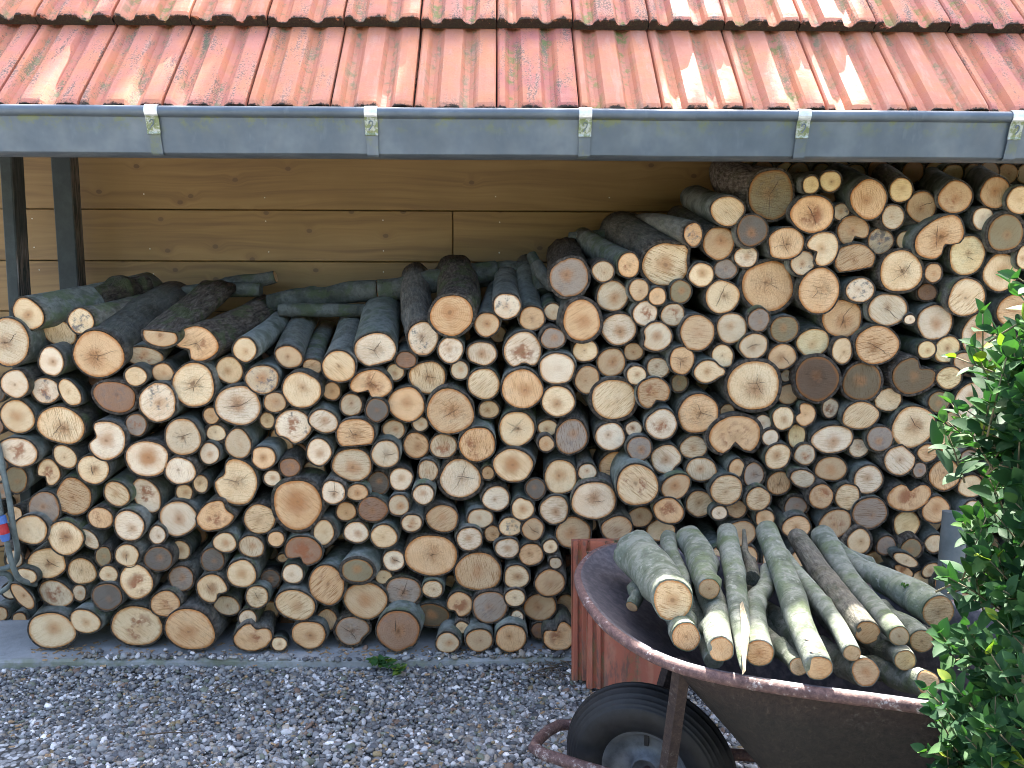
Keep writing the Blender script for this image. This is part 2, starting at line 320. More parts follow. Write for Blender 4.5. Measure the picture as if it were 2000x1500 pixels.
def make_rust():
    n = NT('rusty_steel', 0.75); P = n.pos(); a = n.noise(P, 14, 5, 0.75); b = n.noise(P, 90, 4, 0.75)
    k = n.attr('worn').outputs['Fac']
    dark = n.ramp(b, [(0.3, (0.010, 0.009, 0.008)), (0.6, (0.022, 0.018, 0.014)), (0.8, (0.045, 0.033, 0.025))])
    rust = n.ramp(b, [(0.30, (0.05, 0.028, 0.028)), (0.5, (0.11, 0.065, 0.062)), (0.68, (0.18, 0.11, 0.09))])
    rust = n.mix(n.ss(n.m('ADD', n.m('MULTIPLY', a, 0.6), n.m('MULTIPLY', b, 0.5)), 0.60, 0.68, 0, 0.75), rust, (0.36, 0.34, 0.34))
    c = n.mix(k, dark, rust); return n.out(c, 0.7, n.bump(n.m('ADD', a, b), 0.5, 0.003), spec=0.3)
MAT_RUST = make_rust()
MAT_TUBIN = simple('tub_inside', (0.055, 0.055, 0.068), 0.5, 0.3, 0.4, 60, 0.4, c2=(0.12, 0.11, 0.125))  # sheen of the lit tub inside put into a bluish base colour
MAT_RUBBER = simple('tyre_rubber', (0.0085, 0.009, 0.011), 0.6, 0, 0.4, 50, 0.15)
MAT_RIM = simple('rim_paint', (0.13, 0.14, 0.155), 0.5, 0.2, 0.3, 25, 0.1)
MAT_ROOFWOOD = simple('roof_wood', (0.16, 0.11, 0.07), 0.8)
MAT_HOSE = simple('hose_rubber', (0.15, 0.18, 0.17), 0.5, 0, 0.3, 30)
MAT_BLUE = simple('blue_plastic', (0.08, 0.17, 0.45), 0.4, 0, 0.1)
MAT_RED = simple('red_plastic', (0.45, 0.02, 0.03), 0.4, 0, 0.1)
MAT_SCREW = simple('screw_metal', (0.75, 0.72, 0.65), 0.3, 0.6, 0.1)
MAT_SPLINT = simple('bare_wood', (0.50, 0.40, 0.26), 0.8, 0, 0.35, 90)
MAT_STAKE = simple('grey_stake', (0.12, 0.135, 0.13), 0.7, 0, 0.35, 12, 0.3, c2=(0.17, 0.185, 0.18))
MAT_TWIG = simple('dry_twig', (0.13, 0.09, 0.06), 0.85)
MAT_STEM = simple('hedge_stem', (0.16, 0.14, 0.08), 0.8)
def make_leaf(name, c1, c2, c3):
    n = NT(name, 0.42); rd = n.attr('lrnd').outputs['Fac']; P = n.pos(); a = n.noise(P, 60, 2)
    c = n.ramp(rd, [(0.0, c1), (0.45, c2), (0.85, c3), (1.0, (0.20, 0.26, 0.035))])
    c = n.mix(n.ss(a, 0.4, 0.7, 0, 0.3), c, c1)
    n.out(c, 0.6, n.bump(a, 0.15, 0.002), spec=0.12)
    tr = n.n.new('ShaderNodeBsdfTranslucent'); n.put(tr.inputs[0], n.vm('MULTIPLY', c, (1.3, 1.9, 0.6)))
    mx = n.n.new('ShaderNodeMixShader'); mx.inputs[0].default_value = 0.2; n.l.new(n.b.outputs[0], mx.inputs[1]); n.l.new(tr.outputs[0], mx.inputs[2])
    n.l.new(mx.outputs[0], n.n['Material Output'].inputs[0]); return n.mat
MAT_LEANTILE = None
MAT_LEAF = make_leaf('hedge_leaf', (0.018, 0.052, 0.024), (0.030, 0.082, 0.030), (0.055, 0.125, 0.034))
LOGS = '''
55 613 33 26 50 p e290,562 H|thick long log lying highest beside the green posts, pale oval end
158 627 24 25 0 p e300,590 X|slim pale log with a long bare grey barrel second from the green posts
116 650 34 24 25 p S e215,600 dy3|large pale oval log end, just below and right of the uppermost log by the posts
15 668 42 46 0 m c|big weathered grey-beige log end with one straight crack, at the foot of the green posts
100 706 23 29 0 w |medium whitish oval log end, just left of the big cracked log near the posts
192 692 48 46 0 o K H e340,590|big orange-tan log end with a crossed crack and dark spot, below the slim long log
280 696 38 18 5 m R e330,660 dy2|flat lens-shaped grey log end with reddish middle near the top of the stack
312 655 33 22 10 t f-85:.25 B e425,560 dy-2|split half log with shaggy blackish bark lying on top of the stack
383 672 42 34 0 o K R n145:.45 B e520,608|orange heart-shaped log end with long rough brown bark on top of the stack
29 750 27 27 0 w |large whitish round log end, just below the big grey log by the posts
89 763 27 25 0 w X R|medium whitish round log end, just above and left of the large oval saw-marked log
136 767 28 18 60 p e200,745|medium pale oval log end, just above the large oval saw-marked log
265 735 21 19 0 p |small pale round log end, just below the flat lens-shaped log
318 728 21 18 0 o |small orange round log end, just below and right of the flat lens-shaped log
224 775 41 30 15 b B|large brown oval log end with rough bark, just above the bitten cream log
308 786 36 38 0 w X Z|huge whitish round log end with grey specks, just below the flat lens-shaped log
378 752 41 43 0 p K|huge pale round log end with cracks, just below the heart-shaped rough-barked log
34 814 34 31 40 p H|large pale round log end with darker heart, just above the lens log with brown stain
119 831 46 36 8 p S K|large oval pale log end with slanting saw marks and reddish shoulder below the leftmost logs
36 883 37 28 20 w R|white pointed-oval log end with a brown stain near the hose
207 860 38 38 0 w n200:.4 H|cream log end with a round bite in its side and orange middle
266 830 20 22 0 g R|medium grey round log end with reddish stain, just above the log with the orange core
357 854 34 37 0 m K|large beige round log end, just above and right of the log with the orange core
127 892 26 19 50 p |medium pale oval log end, just below the large oval saw-marked log
95 923 22 26 0 p n130:.45 R|medium pale notched log end with reddish stain, just above the grey log beside the hose
182 917 30 29 0 p K|large pale round log end with cracks, just below and left of the bitten cream log
287 896 42 35 0 w O|white-rimmed log end glowing orange in its core, in the stack's left third
352 920 29 27 0 w |large whitish round log end, just right of the log with the orange core
31 937 22 26 0 v |medium olive round log end, just below the lens log with brown stain
86 993 30 33 20 g |smooth grey log end with one thin crack, beside the small log touching the hose
30 1003 13 13 0 o Z|
144 970 34 36 0 t S n150:-.3|tan saw-scored log end with a torn spur pointing at the grey log
228 965 27 22 45 p S|medium pale oval log end with saw lines, just below the bitten cream log
286 968 36 25 65 w R|large whitish oval log end with reddish stain, just below the log with the orange core
360 962 16 16 0 p |
392 945 14 18 0 p |
196 1012 24 21 0 o R|medium orange round log end, just right of the grey log beside the hose
252 1027 29 30 0 w m|large whitish round log end, below and right of the brown log with a torn spur
60 1035 32 29 0 p |large pale round log end, just below and left of the grey log beside the hose
348 1013 36 35 0 w r|large whitish round log end, just left of the fox-coloured odd-shaped log
127 1051 35 33 30 p c H|large pale round log end with cracks, just below the brown log with a torn spur
174 1053 24 13 50 m |
307 1045 16 18 0 w |
28 1092 16 17 0 m B e65,1058|
92 1100 37 30 0 p K|pale oval log end with a small black knot hole, near the lower left end
160 1116 28 26 0 p S|medium pale round log end, just right of the pale log with a black knot
202 1087 15 20 10 v |
248 1085 23 22 0 p c|medium pale round log end, above and right of the dark grey round log low down
309 1092 27 25 0 d |medium dark grey round log end, just above and left of the kidney-shaped pale log
352 1075 19 19 0 p |small pale round log end, just above and left of the kidney-shaped pale log
52 1125 20 14 20 p Z|
44 1165 30 14 55 t e75,1150|small tan oval log end, just above and left of the first bottom-row log
109 1160 34 25 25 m R|large beige oval log end with reddish stain, just above the first bottom-row log
155 1158 13 16 0 m |
212 1122 18 17 0 p |
209 1166 29 27 0 d |dark grey round log end with no pale wood, second row up
266 1136 31 36 0 p R|large pale round log end with reddish stain, just above the big pale bottom-row log
354 1130 24 25 0 g |medium grey round log end, just left of the kidney-shaped pale log
323 1180 28 27 0 o R S|large orange round log end with saw lines, just left of the kidney-shaped pale log
101 1232 46 36 0 p H|big pale oval log end, first of the bottom row on the concrete slab
166 1214 29 24 20 p |medium pale round log end, just right of the first bottom-row log
172 1252 12 7 60 m e215,1225 dy4|
267 1223 50 40 8 p R|largest pale oval log end of the bottom row, faint pink heart, on the slab
371 1230 48 42 20 o H|big bottom-row log end with an orange star-shaped heart, bark peeling, on the slab
478 683 22 24 0 p e550,625|medium pale round log end, just right of the heart-shaped rough-barked log
564 697 26 21 25 t e600,618|medium tan oval log end, above the torn whitish log
610 716 19 14 10 o S e640,640|
662 716 32 31 0 p S e690,628|large pale round log end, just above and left of the half-arch reddish log
733 684 40 34 0 w K f75:.72 e750,600|large whitish log end with star cracks and a flat notched bottom on top
448 723 26 26 0 p |medium pale round log end, just above the big cream log with fine cracks
512 741 32 28 0 m X H|large beige round log end, just above and left of the torn whitish log
589 762 37 35 0 p |large pale round log end, just above the torn whitish log
648 764 17 17 0 o Z|
725 752 39 30 0 o R n120:.5 K|arch-shaped reddish log end with a hollow at its lower side, under the top row
772 727 17 16 0 p H|
465 792 44 39 0 w K H|big cream log end with fine cracks around an off-centre pith, in the left third
537 786 21 20 0 t |small tan round log end, just above and left of the torn whitish log
686 791 21 22 0 m S|medium beige round log end with saw lines, just above the flat-bottomed orange log
736 801 22 22 0 d |medium dark grey round log end, just below the half-arch reddish log
413 812 16 16 0 o |
522 821 14 16 0 p |
572 833 35 33 0 w X Z R n120:.2|torn whitish-pink log end with a ragged lower edge and grey specks
632 823 28 22 15 w S|medium whitish oval log end with saw lines, just right of the torn whitish log
694 849 38 31 0 o S K f85:.6|orange-tan log end sawn flat underneath with one upright crack
422 846 19 16 0 p k|
465 867 25 29 0 m |medium beige round log end, just below the big cream log with fine cracks
769 840 21 20 0 m S|small beige round log end with saw lines, just right of the flat-bottomed orange log
550 861 25 18 50 t dy4|medium tan oval log end, just below and left of the torn whitish log
585 882 14 16 0 b dy4|
623 883 24 26 0 w H|medium whitish round log end with darker heart, just above the giant log with orange rim
409 886 19 21 0 w |small whitish round log end, just above the fox-coloured odd-shaped log
514 894 24 22 0 o H n190:.15|medium orange round log end, just below and left of the torn whitish log
566 913 20 18 0 b H|
614 918 21 18 0 m dy4|small beige round log end, just left of the oval log with wide brown heart
688 908 39 32 0 m H|large oval beige log end with thick bark and a soft brown heart
753 887 27 27 0 m K|large beige round log end with cracks, just below and right of the flat-bottomed orange log
461 942 41 46 0 p K n215:.3|very large pale log end with a missing upper corner and fan cracks
532 934 16 16 0 w H|
651 962 23 23 0 w X Z K|medium whitish round log end with cracks, just right of the giant log with orange rim
698 962 21 16 0 o H|
739 943 21 22 0 d |medium dark grey round log end, just below and right of the flat-bottomed orange log
581 986 46 51 0 o O k|giant round log end with orange rim and brown heart, in the left half
676 999 19 19 0 o |small orange round log end, just below the oval log with wide brown heart
728 995 29 24 5 b S|medium brown round log end, just above the olive log in a pale ring
422 1007 40 28 -25 o R n-30:.35 Z|lumpy reddish-orange log end shaped like a fox head
507 1014 30 30 0 p S|large pale round log end with saw lines, just right of the fox-coloured odd-shaped log
632 1040 20 25 0 p k|medium pale oval log end, just above and right of the brown mushroom-shaped log
696 1040 24 21 0 w H|medium whitish round log end with darker heart, just right of the brown mushroom-shaped log
750 1048 26 23 0 p |medium pale round log end, just left of the giant low log in the middle
439 1060 22 20 0 p H|medium pale round log end with darker heart, just below the fox-coloured odd-shaped log
491 1068 25 21 15 m S|medium beige round log end with saw lines, just left of the brown mushroom-shaped log
539 1053 16 15 0 o |
592 1077 36 30 10 b R n120:.5|red-brown mushroom-shaped log end with a hollow below, low in the left half
552 1090 10 8 0 t dy3|
415 1094 23 23 0 d |medium dark grey round log end, just above the kidney-shaped pale log
472 1121 28 28 0 p H|large pale round log end with darker heart, just above the bean-shaped bottom log
528 1131 19 18 0 d S e545,1095|
572 1121 20 20 0 w |small whitish round log end, just below and left of the brown mushroom-shaped log
638 1143 34 40 0 o R S|tall oval log end with a red heart and saw lines, third row up
698 1115 31 23 0 v k|smooth olive-grey log end with a bright ring of bare wood above it
769 1095 21 21 0 w H c|medium whitish round log end with cracks, just above the rotten fan-cracked log
749 1127 16 14 0 p |
714 1173 43 36 0 t H|broad tan log end with a flattened shoulder, in the second row up
414 1150 30 28 0 p H n45:.4 c|kidney-shaped pale log end with a hollow in its lower side, low down
443 1183 26 19 20 m |medium beige oval log end, just below and right of the kidney-shaped pale log
502 1166 22 22 0 p S c|medium pale round log end with saw lines, just left of the slant-sawn oval log
484 1208 17 17 0 w |
527 1192 18 18 0 m dy3|
577 1182 39 30 20 p S|big oval log end combed by slanting saw lines, in the second row up
638 1211 21 21 0 t |medium tan round log end, just below and right of the slant-sawn oval log
603 1240 33 28 0 o H|large orange round log end with darker heart, just right of the bean-shaped bottom log
494 1245 37 28 -15 o R n-65:.35 Z|bean-shaped bottom-row log end with two brown hearts
545 1258 15 14 0 p Z e570,1225|
688 1232 33 29 0 g n30:.15 c B|large grey round log end with cracks, just left of the big brown split bottom log
778 1233 42 42 0 b n70:.1 c|big brown weathered bottom-row log end with a split pinkish corner
826 661 29 33 0 w K X e812,545|white-grey log end with many star cracks and a long upright grey barrel
882 616 42 39 0 o r H e888,535 B|big orange log end with ring pith and bulging mossy barrel, highest in the middle
951 634 24 23 0 t e975,560|medium tan round log end, just right of the big orange top log
990 598 27 24 0 w X e990,535|medium whitish round log end with grey specks, just above the heart-shaped white log
1039 622 25 23 0 o e1032,520|medium orange round log end, just above the heart-shaped white log
1080 609 17 16 0 m e1072,560|
1112 542 37 38 0 g B Z e1105,500|rough grey stump-like log end without pale wood, at the step of the stack
880 684 24 25 0 w R|medium whitish round log end with reddish stain, just below the big orange top log
941 691 28 24 0 w f110:.8 H|medium whitish flat-sided log end with darker heart, just left of the heart-shaped white log
1021 686 37 37 0 w S R n85:.35|white log end with reddish heart and a notch biting in from below
1080 661 24 20 0 g |medium grey round log end, just above and right of the heart-shaped white log
793 703 20 16 0 b Z|
835 737 36 31 0 p S K|large pale round log end with saw lines, just below the white star-cracked log
898 723 17 18 0 m |
945 750 31 30 0 p S|large pale round log end with saw lines, just left of the bright orange log
1088 720 35 30 0 w m r|large whitish round log end, just below and right of the heart-shaped white log
1020 760 40 38 0 o H|large bright orange log end with pale lower half, right under the heart-shaped white log
794 790 36 33 0 o H|large orange round log end with darker heart, just left of the giant plain tan log
879 804 46 44 0 t K|giant plain tan log end in the middle of the stack
955 800 20 17 0 p S|
1090 784 32 30 0 p H|large pale round log end with darker heart, just above the grey-brown scored log
821 828 15 14 0 m |
1009 838 35 34 0 p K r|large pale round log end with cracks, just below the bright orange log
1070 836 19 16 0 p |
1067 867 15 15 0 t |
1116 853 31 35 5 g S|grey-brown tall log end with deep vertical scoring, in the middle of the stack
813 870 25 25 0 o S Z|medium orange round log end with saw lines, just right of the flat-bottomed orange log
866 871 26 24 0 m R S|medium beige round log end with saw lines, just below the giant plain tan log
932 868 36 33 -20 o R S|large orange round log end, just below and right of the giant plain tan log
1002 909 38 33 0 p O|large pale round log end, just right of the cream log with one star crack
783 936 22 23 0 w |medium whitish round log end, just right of the oval log with wide brown heart
836 920 19 22 0 m R S|small beige round log end with saw lines, just below the giant plain tan log
899 935 39 39 0 w K k|large cream log end with a dark star crack off its centre
953 924 12 13 0 t Z|
1095 932 32 34 0 p H|large pale round log end with darker heart, just below the grey-brown scored log
827 966 20 20 0 w |small whitish round log end, just above the giant low log in the middle
969 974 27 24 0 w m|medium whitish round log end, below and right of the cream log with one star crack
1046 955 19 20 0 d e1038,935|small dark grey round log end, just left of the white log with orange patch
779 987 20 21 0 m H|small beige round log end, above and left of the giant low log in the middle
804 1022 20 17 0 m R|
864 1013 31 27 0 t r S|large tan round log end, just above the giant low log in the middle
938 1013 25 19 0 m w|medium beige oval log end, just above the squarish log with brown triangle
1021 994 22 22 0 p H n-75:.12|medium pale round log end, below and right of the cream log with one star crack
1083 996 28 28 0 w S H|large whitish round log end, just left of the white log with orange patch
997 1029 22 19 0 p X|small pale round log end, just above and right of the squarish log with brown triangle
1041 1034 21 22 0 t c|medium tan round log end, below and left of the white log with orange patch
917 1053 25 23 0 w S H|medium whitish round log end with saw lines, just above the squarish log with brown triangle
961 1042 15 16 0 o S|
991 1071 23 20 0 w H S|medium whitish round log end, just above and right of the squarish log with brown triangle
1037 1083 24 22 0 o S Z|medium orange round log end, just right of the squarish log with brown triangle
1075 1068 14 14 0 p |
1085 1100 12 11 0 m |
1120 1041 34 32 0 t H|large tan round log end, just below and left of the white log with orange patch
842 1085 51 42 0 o c|giant oval orange-rimmed log end with one slanting crack, low in the middle
934 1117 46 38 0 t S A|squarish log end with level saw lines and a brown triangular heart
1009 1127 25 23 0 p H|medium pale round log end with darker heart, just above the last full bottom-row log
1074 1139 29 27 0 t S|large tan round log end with saw lines, just right of the smooth brown-grey big log
787 1157 35 31 0 g K B f95:.8|dark rotten log end with fan-shaped cracks, beside the giant low log
845 1151 20 17 0 p S|
898 1181 25 25 0 o R n125:.3|small fox-red log end with its lower corner torn off
957 1186 34 32 0 g |large smooth brown-grey log end in the second row up
1006 1168 20 17 0 p |
843 1202 34 23 8 u |dark olive lens-shaped log end just above the bottom row
1010 1205 12 13 0 w K|
1055 1186 31 28 0 t |large tan round log end, just above and right of the last full bottom-row log
1105 1186 20 25 0 t dy2|medium tan oval log end, just above and right of the last full bottom-row log
902 1226 13 12 0 p |
874 1256 23 20 0 m |medium beige round log end, just below and right of the dark oval log low down
936 1251 26 23 0 t |medium tan round log end, just left of the last full bottom-row log
998 1247 30 28 0 o |round orange-tan bottom-row log end nearest the leaning roof tile
1054 1232 16 16 0 b Z|
1092 1243 31 30 0 o n-120:.5 Z R|large orange notched log end with reddish stain, just right of the last full bottom-row log
1143 685 24 22 0 p |medium pale round log end, just below the tall orange-rimmed log
1354 458 18 22 0 o X e1245,438|small orange oval log end with grey specks, just left of the charcoal-grey round log
1404 475 30 32 0 t H e1330,430|large tan round log end with darker heart, just below the first top-step log
1469 450 30 30 0 d |round charcoal-grey log end with speckled face under the biggest top log
1421 412 33 28 0 p e1360,390|pale oval log end at the upper step where the tall stack begins
1457 502 23 20 0 w R|medium whitish round log end with reddish stain, just below the charcoal-grey round log
1228 518 21 24 0 o R e1140,468|medium orange round log end with reddish stain, just right of the grey stump
1299 517 45 41 0 p S H n-40:-.18 k e1215,455|large cream log end with level saw lines and a knob at its upper corner
1178 530 21 20 0 m |small beige round log end, just right of the grey stump
1370 537 24 23 0 p H e1335,512|medium pale round log end, just above and left of the pale ray-cracked log
1417 526 22 20 0 g |medium grey round log end, just above the pale ray-cracked log
1411 580 33 32 0 p K|pale log end with many fine radial rays, beside the huge cracked orange log
1196 578 31 29 0 m H|large beige round log end with darker heart, just below and right of the grey stump
1248 566 19 21 0 t |small tan round log end, just above the log with a hooked side crack
1284 579 17 17 0 o |
1329 570 21 22 0 v |medium olive round log end, just left of the pale ray-cracked log
1500 559 51 48 0 o K k|huge orange log end with long cracks and a dark knot, upper stack
1136 626 36 40 0 o H k|tall orange-rimmed log end just below the grey stump
1260 612 24 24 0 w R|medium whitish round log end with reddish stain, just right of the tall orange-rimmed log
1314 615 23 22 0 m R|medium beige round log end with reddish stain, just left of the pale ray-cracked log
1209 643 33 31 0 w H|large whitish round log end with darker heart, just right of the tall orange-rimmed log
1282 658 30 28 0 m H n175:.25|beige log end with a hook-shaped crack cutting its side
1362 650 34 34 0 t |large tan round log end, just right of the log with a hooked side crack
1429 641 29 30 0 m |large beige round log end, just left of the resin-streaked dark log
1482 625 21 22 0 g Z X|small dark log end streaked with white resin under the huge cracked orange log
1411 695 21 22 0 p n50:-.15|medium pale round log end, just above and left of the giant rayed cream log
1472 676 28 24 -15 m K|medium beige round log end with cracks, just below the resin-streaked dark log
1237 687 19 17 0 t |
1194 708 28 27 0 t H|large tan round log end with darker heart, just above the huge slant-sawn pale log
1285 719 22 20 0 m S|medium beige round log end, just above the log with a torn grey hollow
1332 704 24 27 0 o K|medium orange round log end with cracks, just above the plain orange log with pith star
1381 726 25 22 0 p n0:-.35|medium pale round log end, just above the plain orange log with pith star
1243 733 19 18 0 p Z|
1147 742 24 27 0 t |medium tan round log end, just above and left of the huge slant-sawn pale log
1199 780 44 39 0 p S k|huge pale log end with slanting saw lines and shaggy rim, centre right
1276 768 32 30 0 t R n65:.4 S|arched beige log end with a torn grey hollow in its lower side
1327 748 16 17 0 v |
1472 753 51 49 0 p H K k|giant cream log end with warm heart and fine rays, centre right
1364 808 39 39 0 o K|large plain orange log end with a small dark pith star
1292 829 31 29 -30 w R|large whitish round log end with reddish stain, just right of the clean white log
1421 804 14 15 0 t S|
1192 853 28 28 0 w |clean white round log end beside the grey-brown scored log
1238 838 16 15 0 w R|
1249 876 24 24 0 g |medium grey round log end, just right of the clean white log
1301 897 29 29 0 w H n40:.15|large whitish round log end with darker heart, just right of the clean white log
1355 874 27 22 0 m S|medium beige oval log end with saw lines, just left of the orange horseshoe log
1370 917 30 23 5 m |medium beige oval log end, just below and left of the orange horseshoe log
1436 853 50 42 0 o R n85:.62 k|large horseshoe-shaped orange log end open at the bottom
1439 915 15 19 0 o |
1472 928 19 25 0 g c B|medium grey oval log end with cracks, just below and right of the orange horseshoe log
1147 922 18 16 0 m |
1203 914 32 32 0 o K dy3|large orange round log end with cracks, just above and left of the big combed log
1245 948 41 41 0 p S R dy-2|big round log end combed with slanting saw lines, overlapping its star-cracked neighbour
1320 951 30 23 -30 t H|medium tan oval log end with darker heart, just right of the big combed log
1160 978 43 38 0 w H c|large white-rimmed log end with a long crack and orange smudge
1419 957 31 30 0 p S|large pale round log end with saw lines, just below the orange horseshoe log
1366 984 26 26 0 p S|medium pale round log end with saw lines, just right of the big combed log
1481 975 24 23 0 p S|medium pale round log end, below the orange horseshoe log
1306 998 31 24 20 o R|large orange oval log end, just below and right of the big combed log
1251 1010 23 20 0 t |medium tan round log end, just below the big combed log
1205 1033 30 25 0 t S|tan log end with upright saw lines, directly above the wheelbarrow's front lip
1405 1002 15 14 0 w |
1438 994 20 18 0 t |
1290 1036 28 22 0 p dy2|medium pale oval log end, just right of the tan log above the wheelbarrow nose
1494 1013 19 17 0 o |
1448 1042 28 26 0 t dy1|medium tan round log end, below the orange horseshoe log
1506 380 45 47 0 v K B e1425,335|biggest log end in the top row, olive-brown with radial cracks, under the gutter
1584 361 16 17 0 y |
1622 354 21 20 0 y |small yellowish round log end, just above and right of the log with red star heart
1620 380 18 15 0 b dy4|
1697 389 35 38 0 o S r e1610,340|large orange top-row log end with upright stripes and a ring-shaped pith
1587 418 42 36 0 o R K|large rounded-triangular log end with a red star heart, below the two small top logs
1643 414 16 16 0 m X|
1666 451 31 29 0 t n65:.5|brown half-round log end with a hollow below, near the top
1536 475 34 31 0 o K n140:-.12|large orange round log end with cracks, just left of the comma-shaped log
1606 486 32 33 0 p n150:.55|comma-shaped pale log end with white outer edge, upper stack
1568 514 23 24 0 m X|medium beige round log end with grey specks, just below and left of the comma-shaped log
1669 508 40 31 0 t S f80:.5 Z|half-round log end with grey crumbling rot along its flat bottom
1600 568 40 44 0 o K|tall plain orange log end next to the huge cracked orange log
1680 567 27 24 0 w X|medium whitish round log end with grey specks, just below the half-round log with grey rot
1734 605 38 31 0 m c|large beige oval log end with cracks, just above the saw-lined orange log
1645 622 39 37 0 o c H|huge orange round log end with cracks, just below and right of the tall orange log
1532 643 28 25 -20 v |medium olive round log end, just right of the resin-streaked dark log
1588 669 32 27 -10 y |large yellowish round log end, just above the dark red-brown split log
1528 697 28 24 0 o c|medium orange round log end with cracks, just below and right of the resin-streaked dark log
1645 685 20 25 0 p R|medium pale oval log end with reddish stain, just left of the saw-lined orange log
1713 674 42 38 0 o S K|big orange log end with slanting saw lines and a dark star pith, upper right
1535 734 10 12 0 m |
1596 740 42 44 0 x c B|dark red-brown weathered log end with a loose wedge at its lower edge
1684 746 38 37 0 u k B|dark olive pear-shaped log end sunk in thick bark
1785 734 42 36 -10 u n-50:.45 B|large dark weathered log end with a notch cut in from above
1539 770 21 20 0 t |small tan round log end, just below and left of the dark red-brown split log
1530 817 21 23 0 p Z|medium pale round log end with frayed edge, just right of the orange horseshoe log
1573 810 20 22 0 o n200:.4|medium orange notched log end, just above and left of the egg-shaped white log
1622 797 16 19 0 w R|
1735 781 26 23 0 p Z|medium pale round log end with frayed edge, just below the saw-lined orange log
1681 812 35 27 -10 p S|oval tan log end with fine slanting saw lines, above the pear-shaped white one
1491 826 16 16 0 w |
1505 855 16 16 0 w |
1556 852 17 24 0 y |small yellowish oval log end, just left of the egg-shaped white log
1626 858 41 27 -10 w H|egg-shaped white log end with two brown spots, right third of the stack
1784 834 43 40 -30 p H K|great pale log end with a brown centre, left of the hedge
1719 857 26 25 0 g |medium grey round log end, just above and left of the white speckled chipped log
1677 875 20 18 0 w S|
1519 892 27 23 -40 p H|medium pale round log end with darker heart, just left of the egg-shaped white log
1572 888 21 20 0 m R|small beige round log end, just below and left of the egg-shaped white log
1623 916 31 24 0 t |large tan oval log end, just below the egg-shaped white log
1758 899 31 29 0 w X f-50:.8|white log end with grey specks and a slanting chipped top near the hedge
1812 885 20 17 0 o S|
1796 918 13 15 0 g Z|
1696 937 28 28 0 w S|large whitish round log end with saw lines, just above the grey ring-marked big log
1521 944 23 23 0 o S c|medium orange round log end, just below and right of the orange horseshoe log
1568 935 24 17 15 m S Z|small beige oval log end, just below and left of the egg-shaped white log
1604 970 24 24 0 t R|medium tan round log end with reddish stain, just left of the grey ring-marked big log
1655 971 24 26 0 p S|medium pale round log end with saw lines, just below the egg-shaped white log
1699 1002 34 31 0 g S r|large grey log end with fine rings, behind the wheelbarrow branches
1554 990 22 20 0 g B Z|medium grey round log end, left of the grey ring-marked big log
1632 1023 33 27 -20 t R|large tan oval log end with reddish stain, just left of the grey ring-marked big log
1771 1025 25 29 0 y |medium yellowish round log end, just below the orange crescent log by the hedge
1776 970 42 29 -10 o R n-80:.5|broken orange crescent log end with a notch on top, near the hedge
1556 1030 28 22 0 o |medium orange oval log end, left of the grey ring-marked big log
1678 1058 23 25 0 p B k|medium pale round log end with rough bark, just below the grey ring-marked big log
1731 1066 19 19 0 g r|small grey round log end, just below and right of the grey ring-marked big log
1780 1072 20 20 0 v B|small olive round log end, just below the orange crescent log by the hedge
1712 1095 28 18 0 p dy3|medium pale oval log end, just below the grey ring-marked big log
1769 1094 27 11 25 p Z|
1766 1115 20 9 30 o R|
1825 1062 18 18 0 p Z|
1818 1114 18 13 -30 p e1800,1090|
1828 996 26 27 0 o H|medium orange round log end with darker heart, just below the orange log partly under leaves
1845 928 31 30 0 o S|bright orange saw-lined log end partly covered by hedge leaves
1896 950 25 22 0 p |medium pale round log end, just below and right of the orange log partly under leaves
1900 998 20 20 0 w |small whitish round log end, just below and right of the orange log partly under leaves
1905 1096 18 24 0 w |medium whitish oval log end, below the orange log partly under leaves
1760 371 23 23 0 y e1700,335|medium yellowish round log end, just right of the striped top log with ring pith
1800 404 28 30 0 t K|large tan round log end with cracks, just above and left of the kidney-shaped upper log
1866 385 33 31 0 t R e1800,340|large tan round log end with reddish stain, just above the kidney-shaped upper log
1944 376 29 30 0 t H e1880,335|large tan round log end, just above and right of the small white upper log
1992 391 25 27 0 p |medium pale round log end, just above and right of the small white upper log
1744 424 22 23 0 m |medium beige round log end, just right of the brown half-round upper log
1720 471 25 25 0 m S X|medium beige round log end with saw lines, just right of the brown half-round upper log
1769 470 18 18 0 p |
1836 464 52 36 -35 o H K n50:.45|long kidney-shaped orange log end with a hollow below, top right
1920 427 20 22 0 w |small bright white log end near the gutter's far bracket
1964 455 34 36 0 v k|big olive-grey log end with pale speckled rim near the photo's edge
1760 530 41 41 0 p K B|large cream log end with shaggy bark, below the kidney-shaped upper log
1823 533 17 18 0 o |
1889 499 34 39 0 y c|tall yellow log end with a T-shaped crack, upper right
1955 532 34 37 0 p H|large pale round log end with darker heart, just below the small white upper log
2000 503 14 22 0 p |
1811 571 19 16 10 b |
1888 581 36 36 -40 p S|huge pale round log end, just above the leaning oval log with orange core
1985 606 38 32 0 o S|large orange round log end, above and right of the leaning oval log with orange core
1826 630 34 34 0 w H|large white-rimmed log end with a tiny white twig stub beside it
1777 624 11 9 0 w |
1909 650 29 39 25 w O|leaning tall oval white log end with an orange core, above the hedge
1810 683 17 17 0 y |
1850 683 24 27 25 y |medium yellowish round log end, just above and right of the dark log with upper notch
1961 662 24 24 0 p |medium pale round log end, just right of the leaning oval log with orange core
1884 707 22 18 0 t |small tan oval log end, just above the pale log peeping from the hedge
1854 738 24 22 0 y S|medium yellowish round log end, just right of the dark log with upper notch
1935 720 26 24 0 g R|medium grey round log end, just below the leaning oval log with orange core
1834 785 21 20 0 v |small olive round log end, just left of the pale log peeping from the hedge
1901 783 36 36 0 w H|large pale log end half hidden by hedge leaves
1860 818 15 14 0 p Z|
1858 862 25 25 0 o |medium orange round log end, just above the orange log partly under leaves
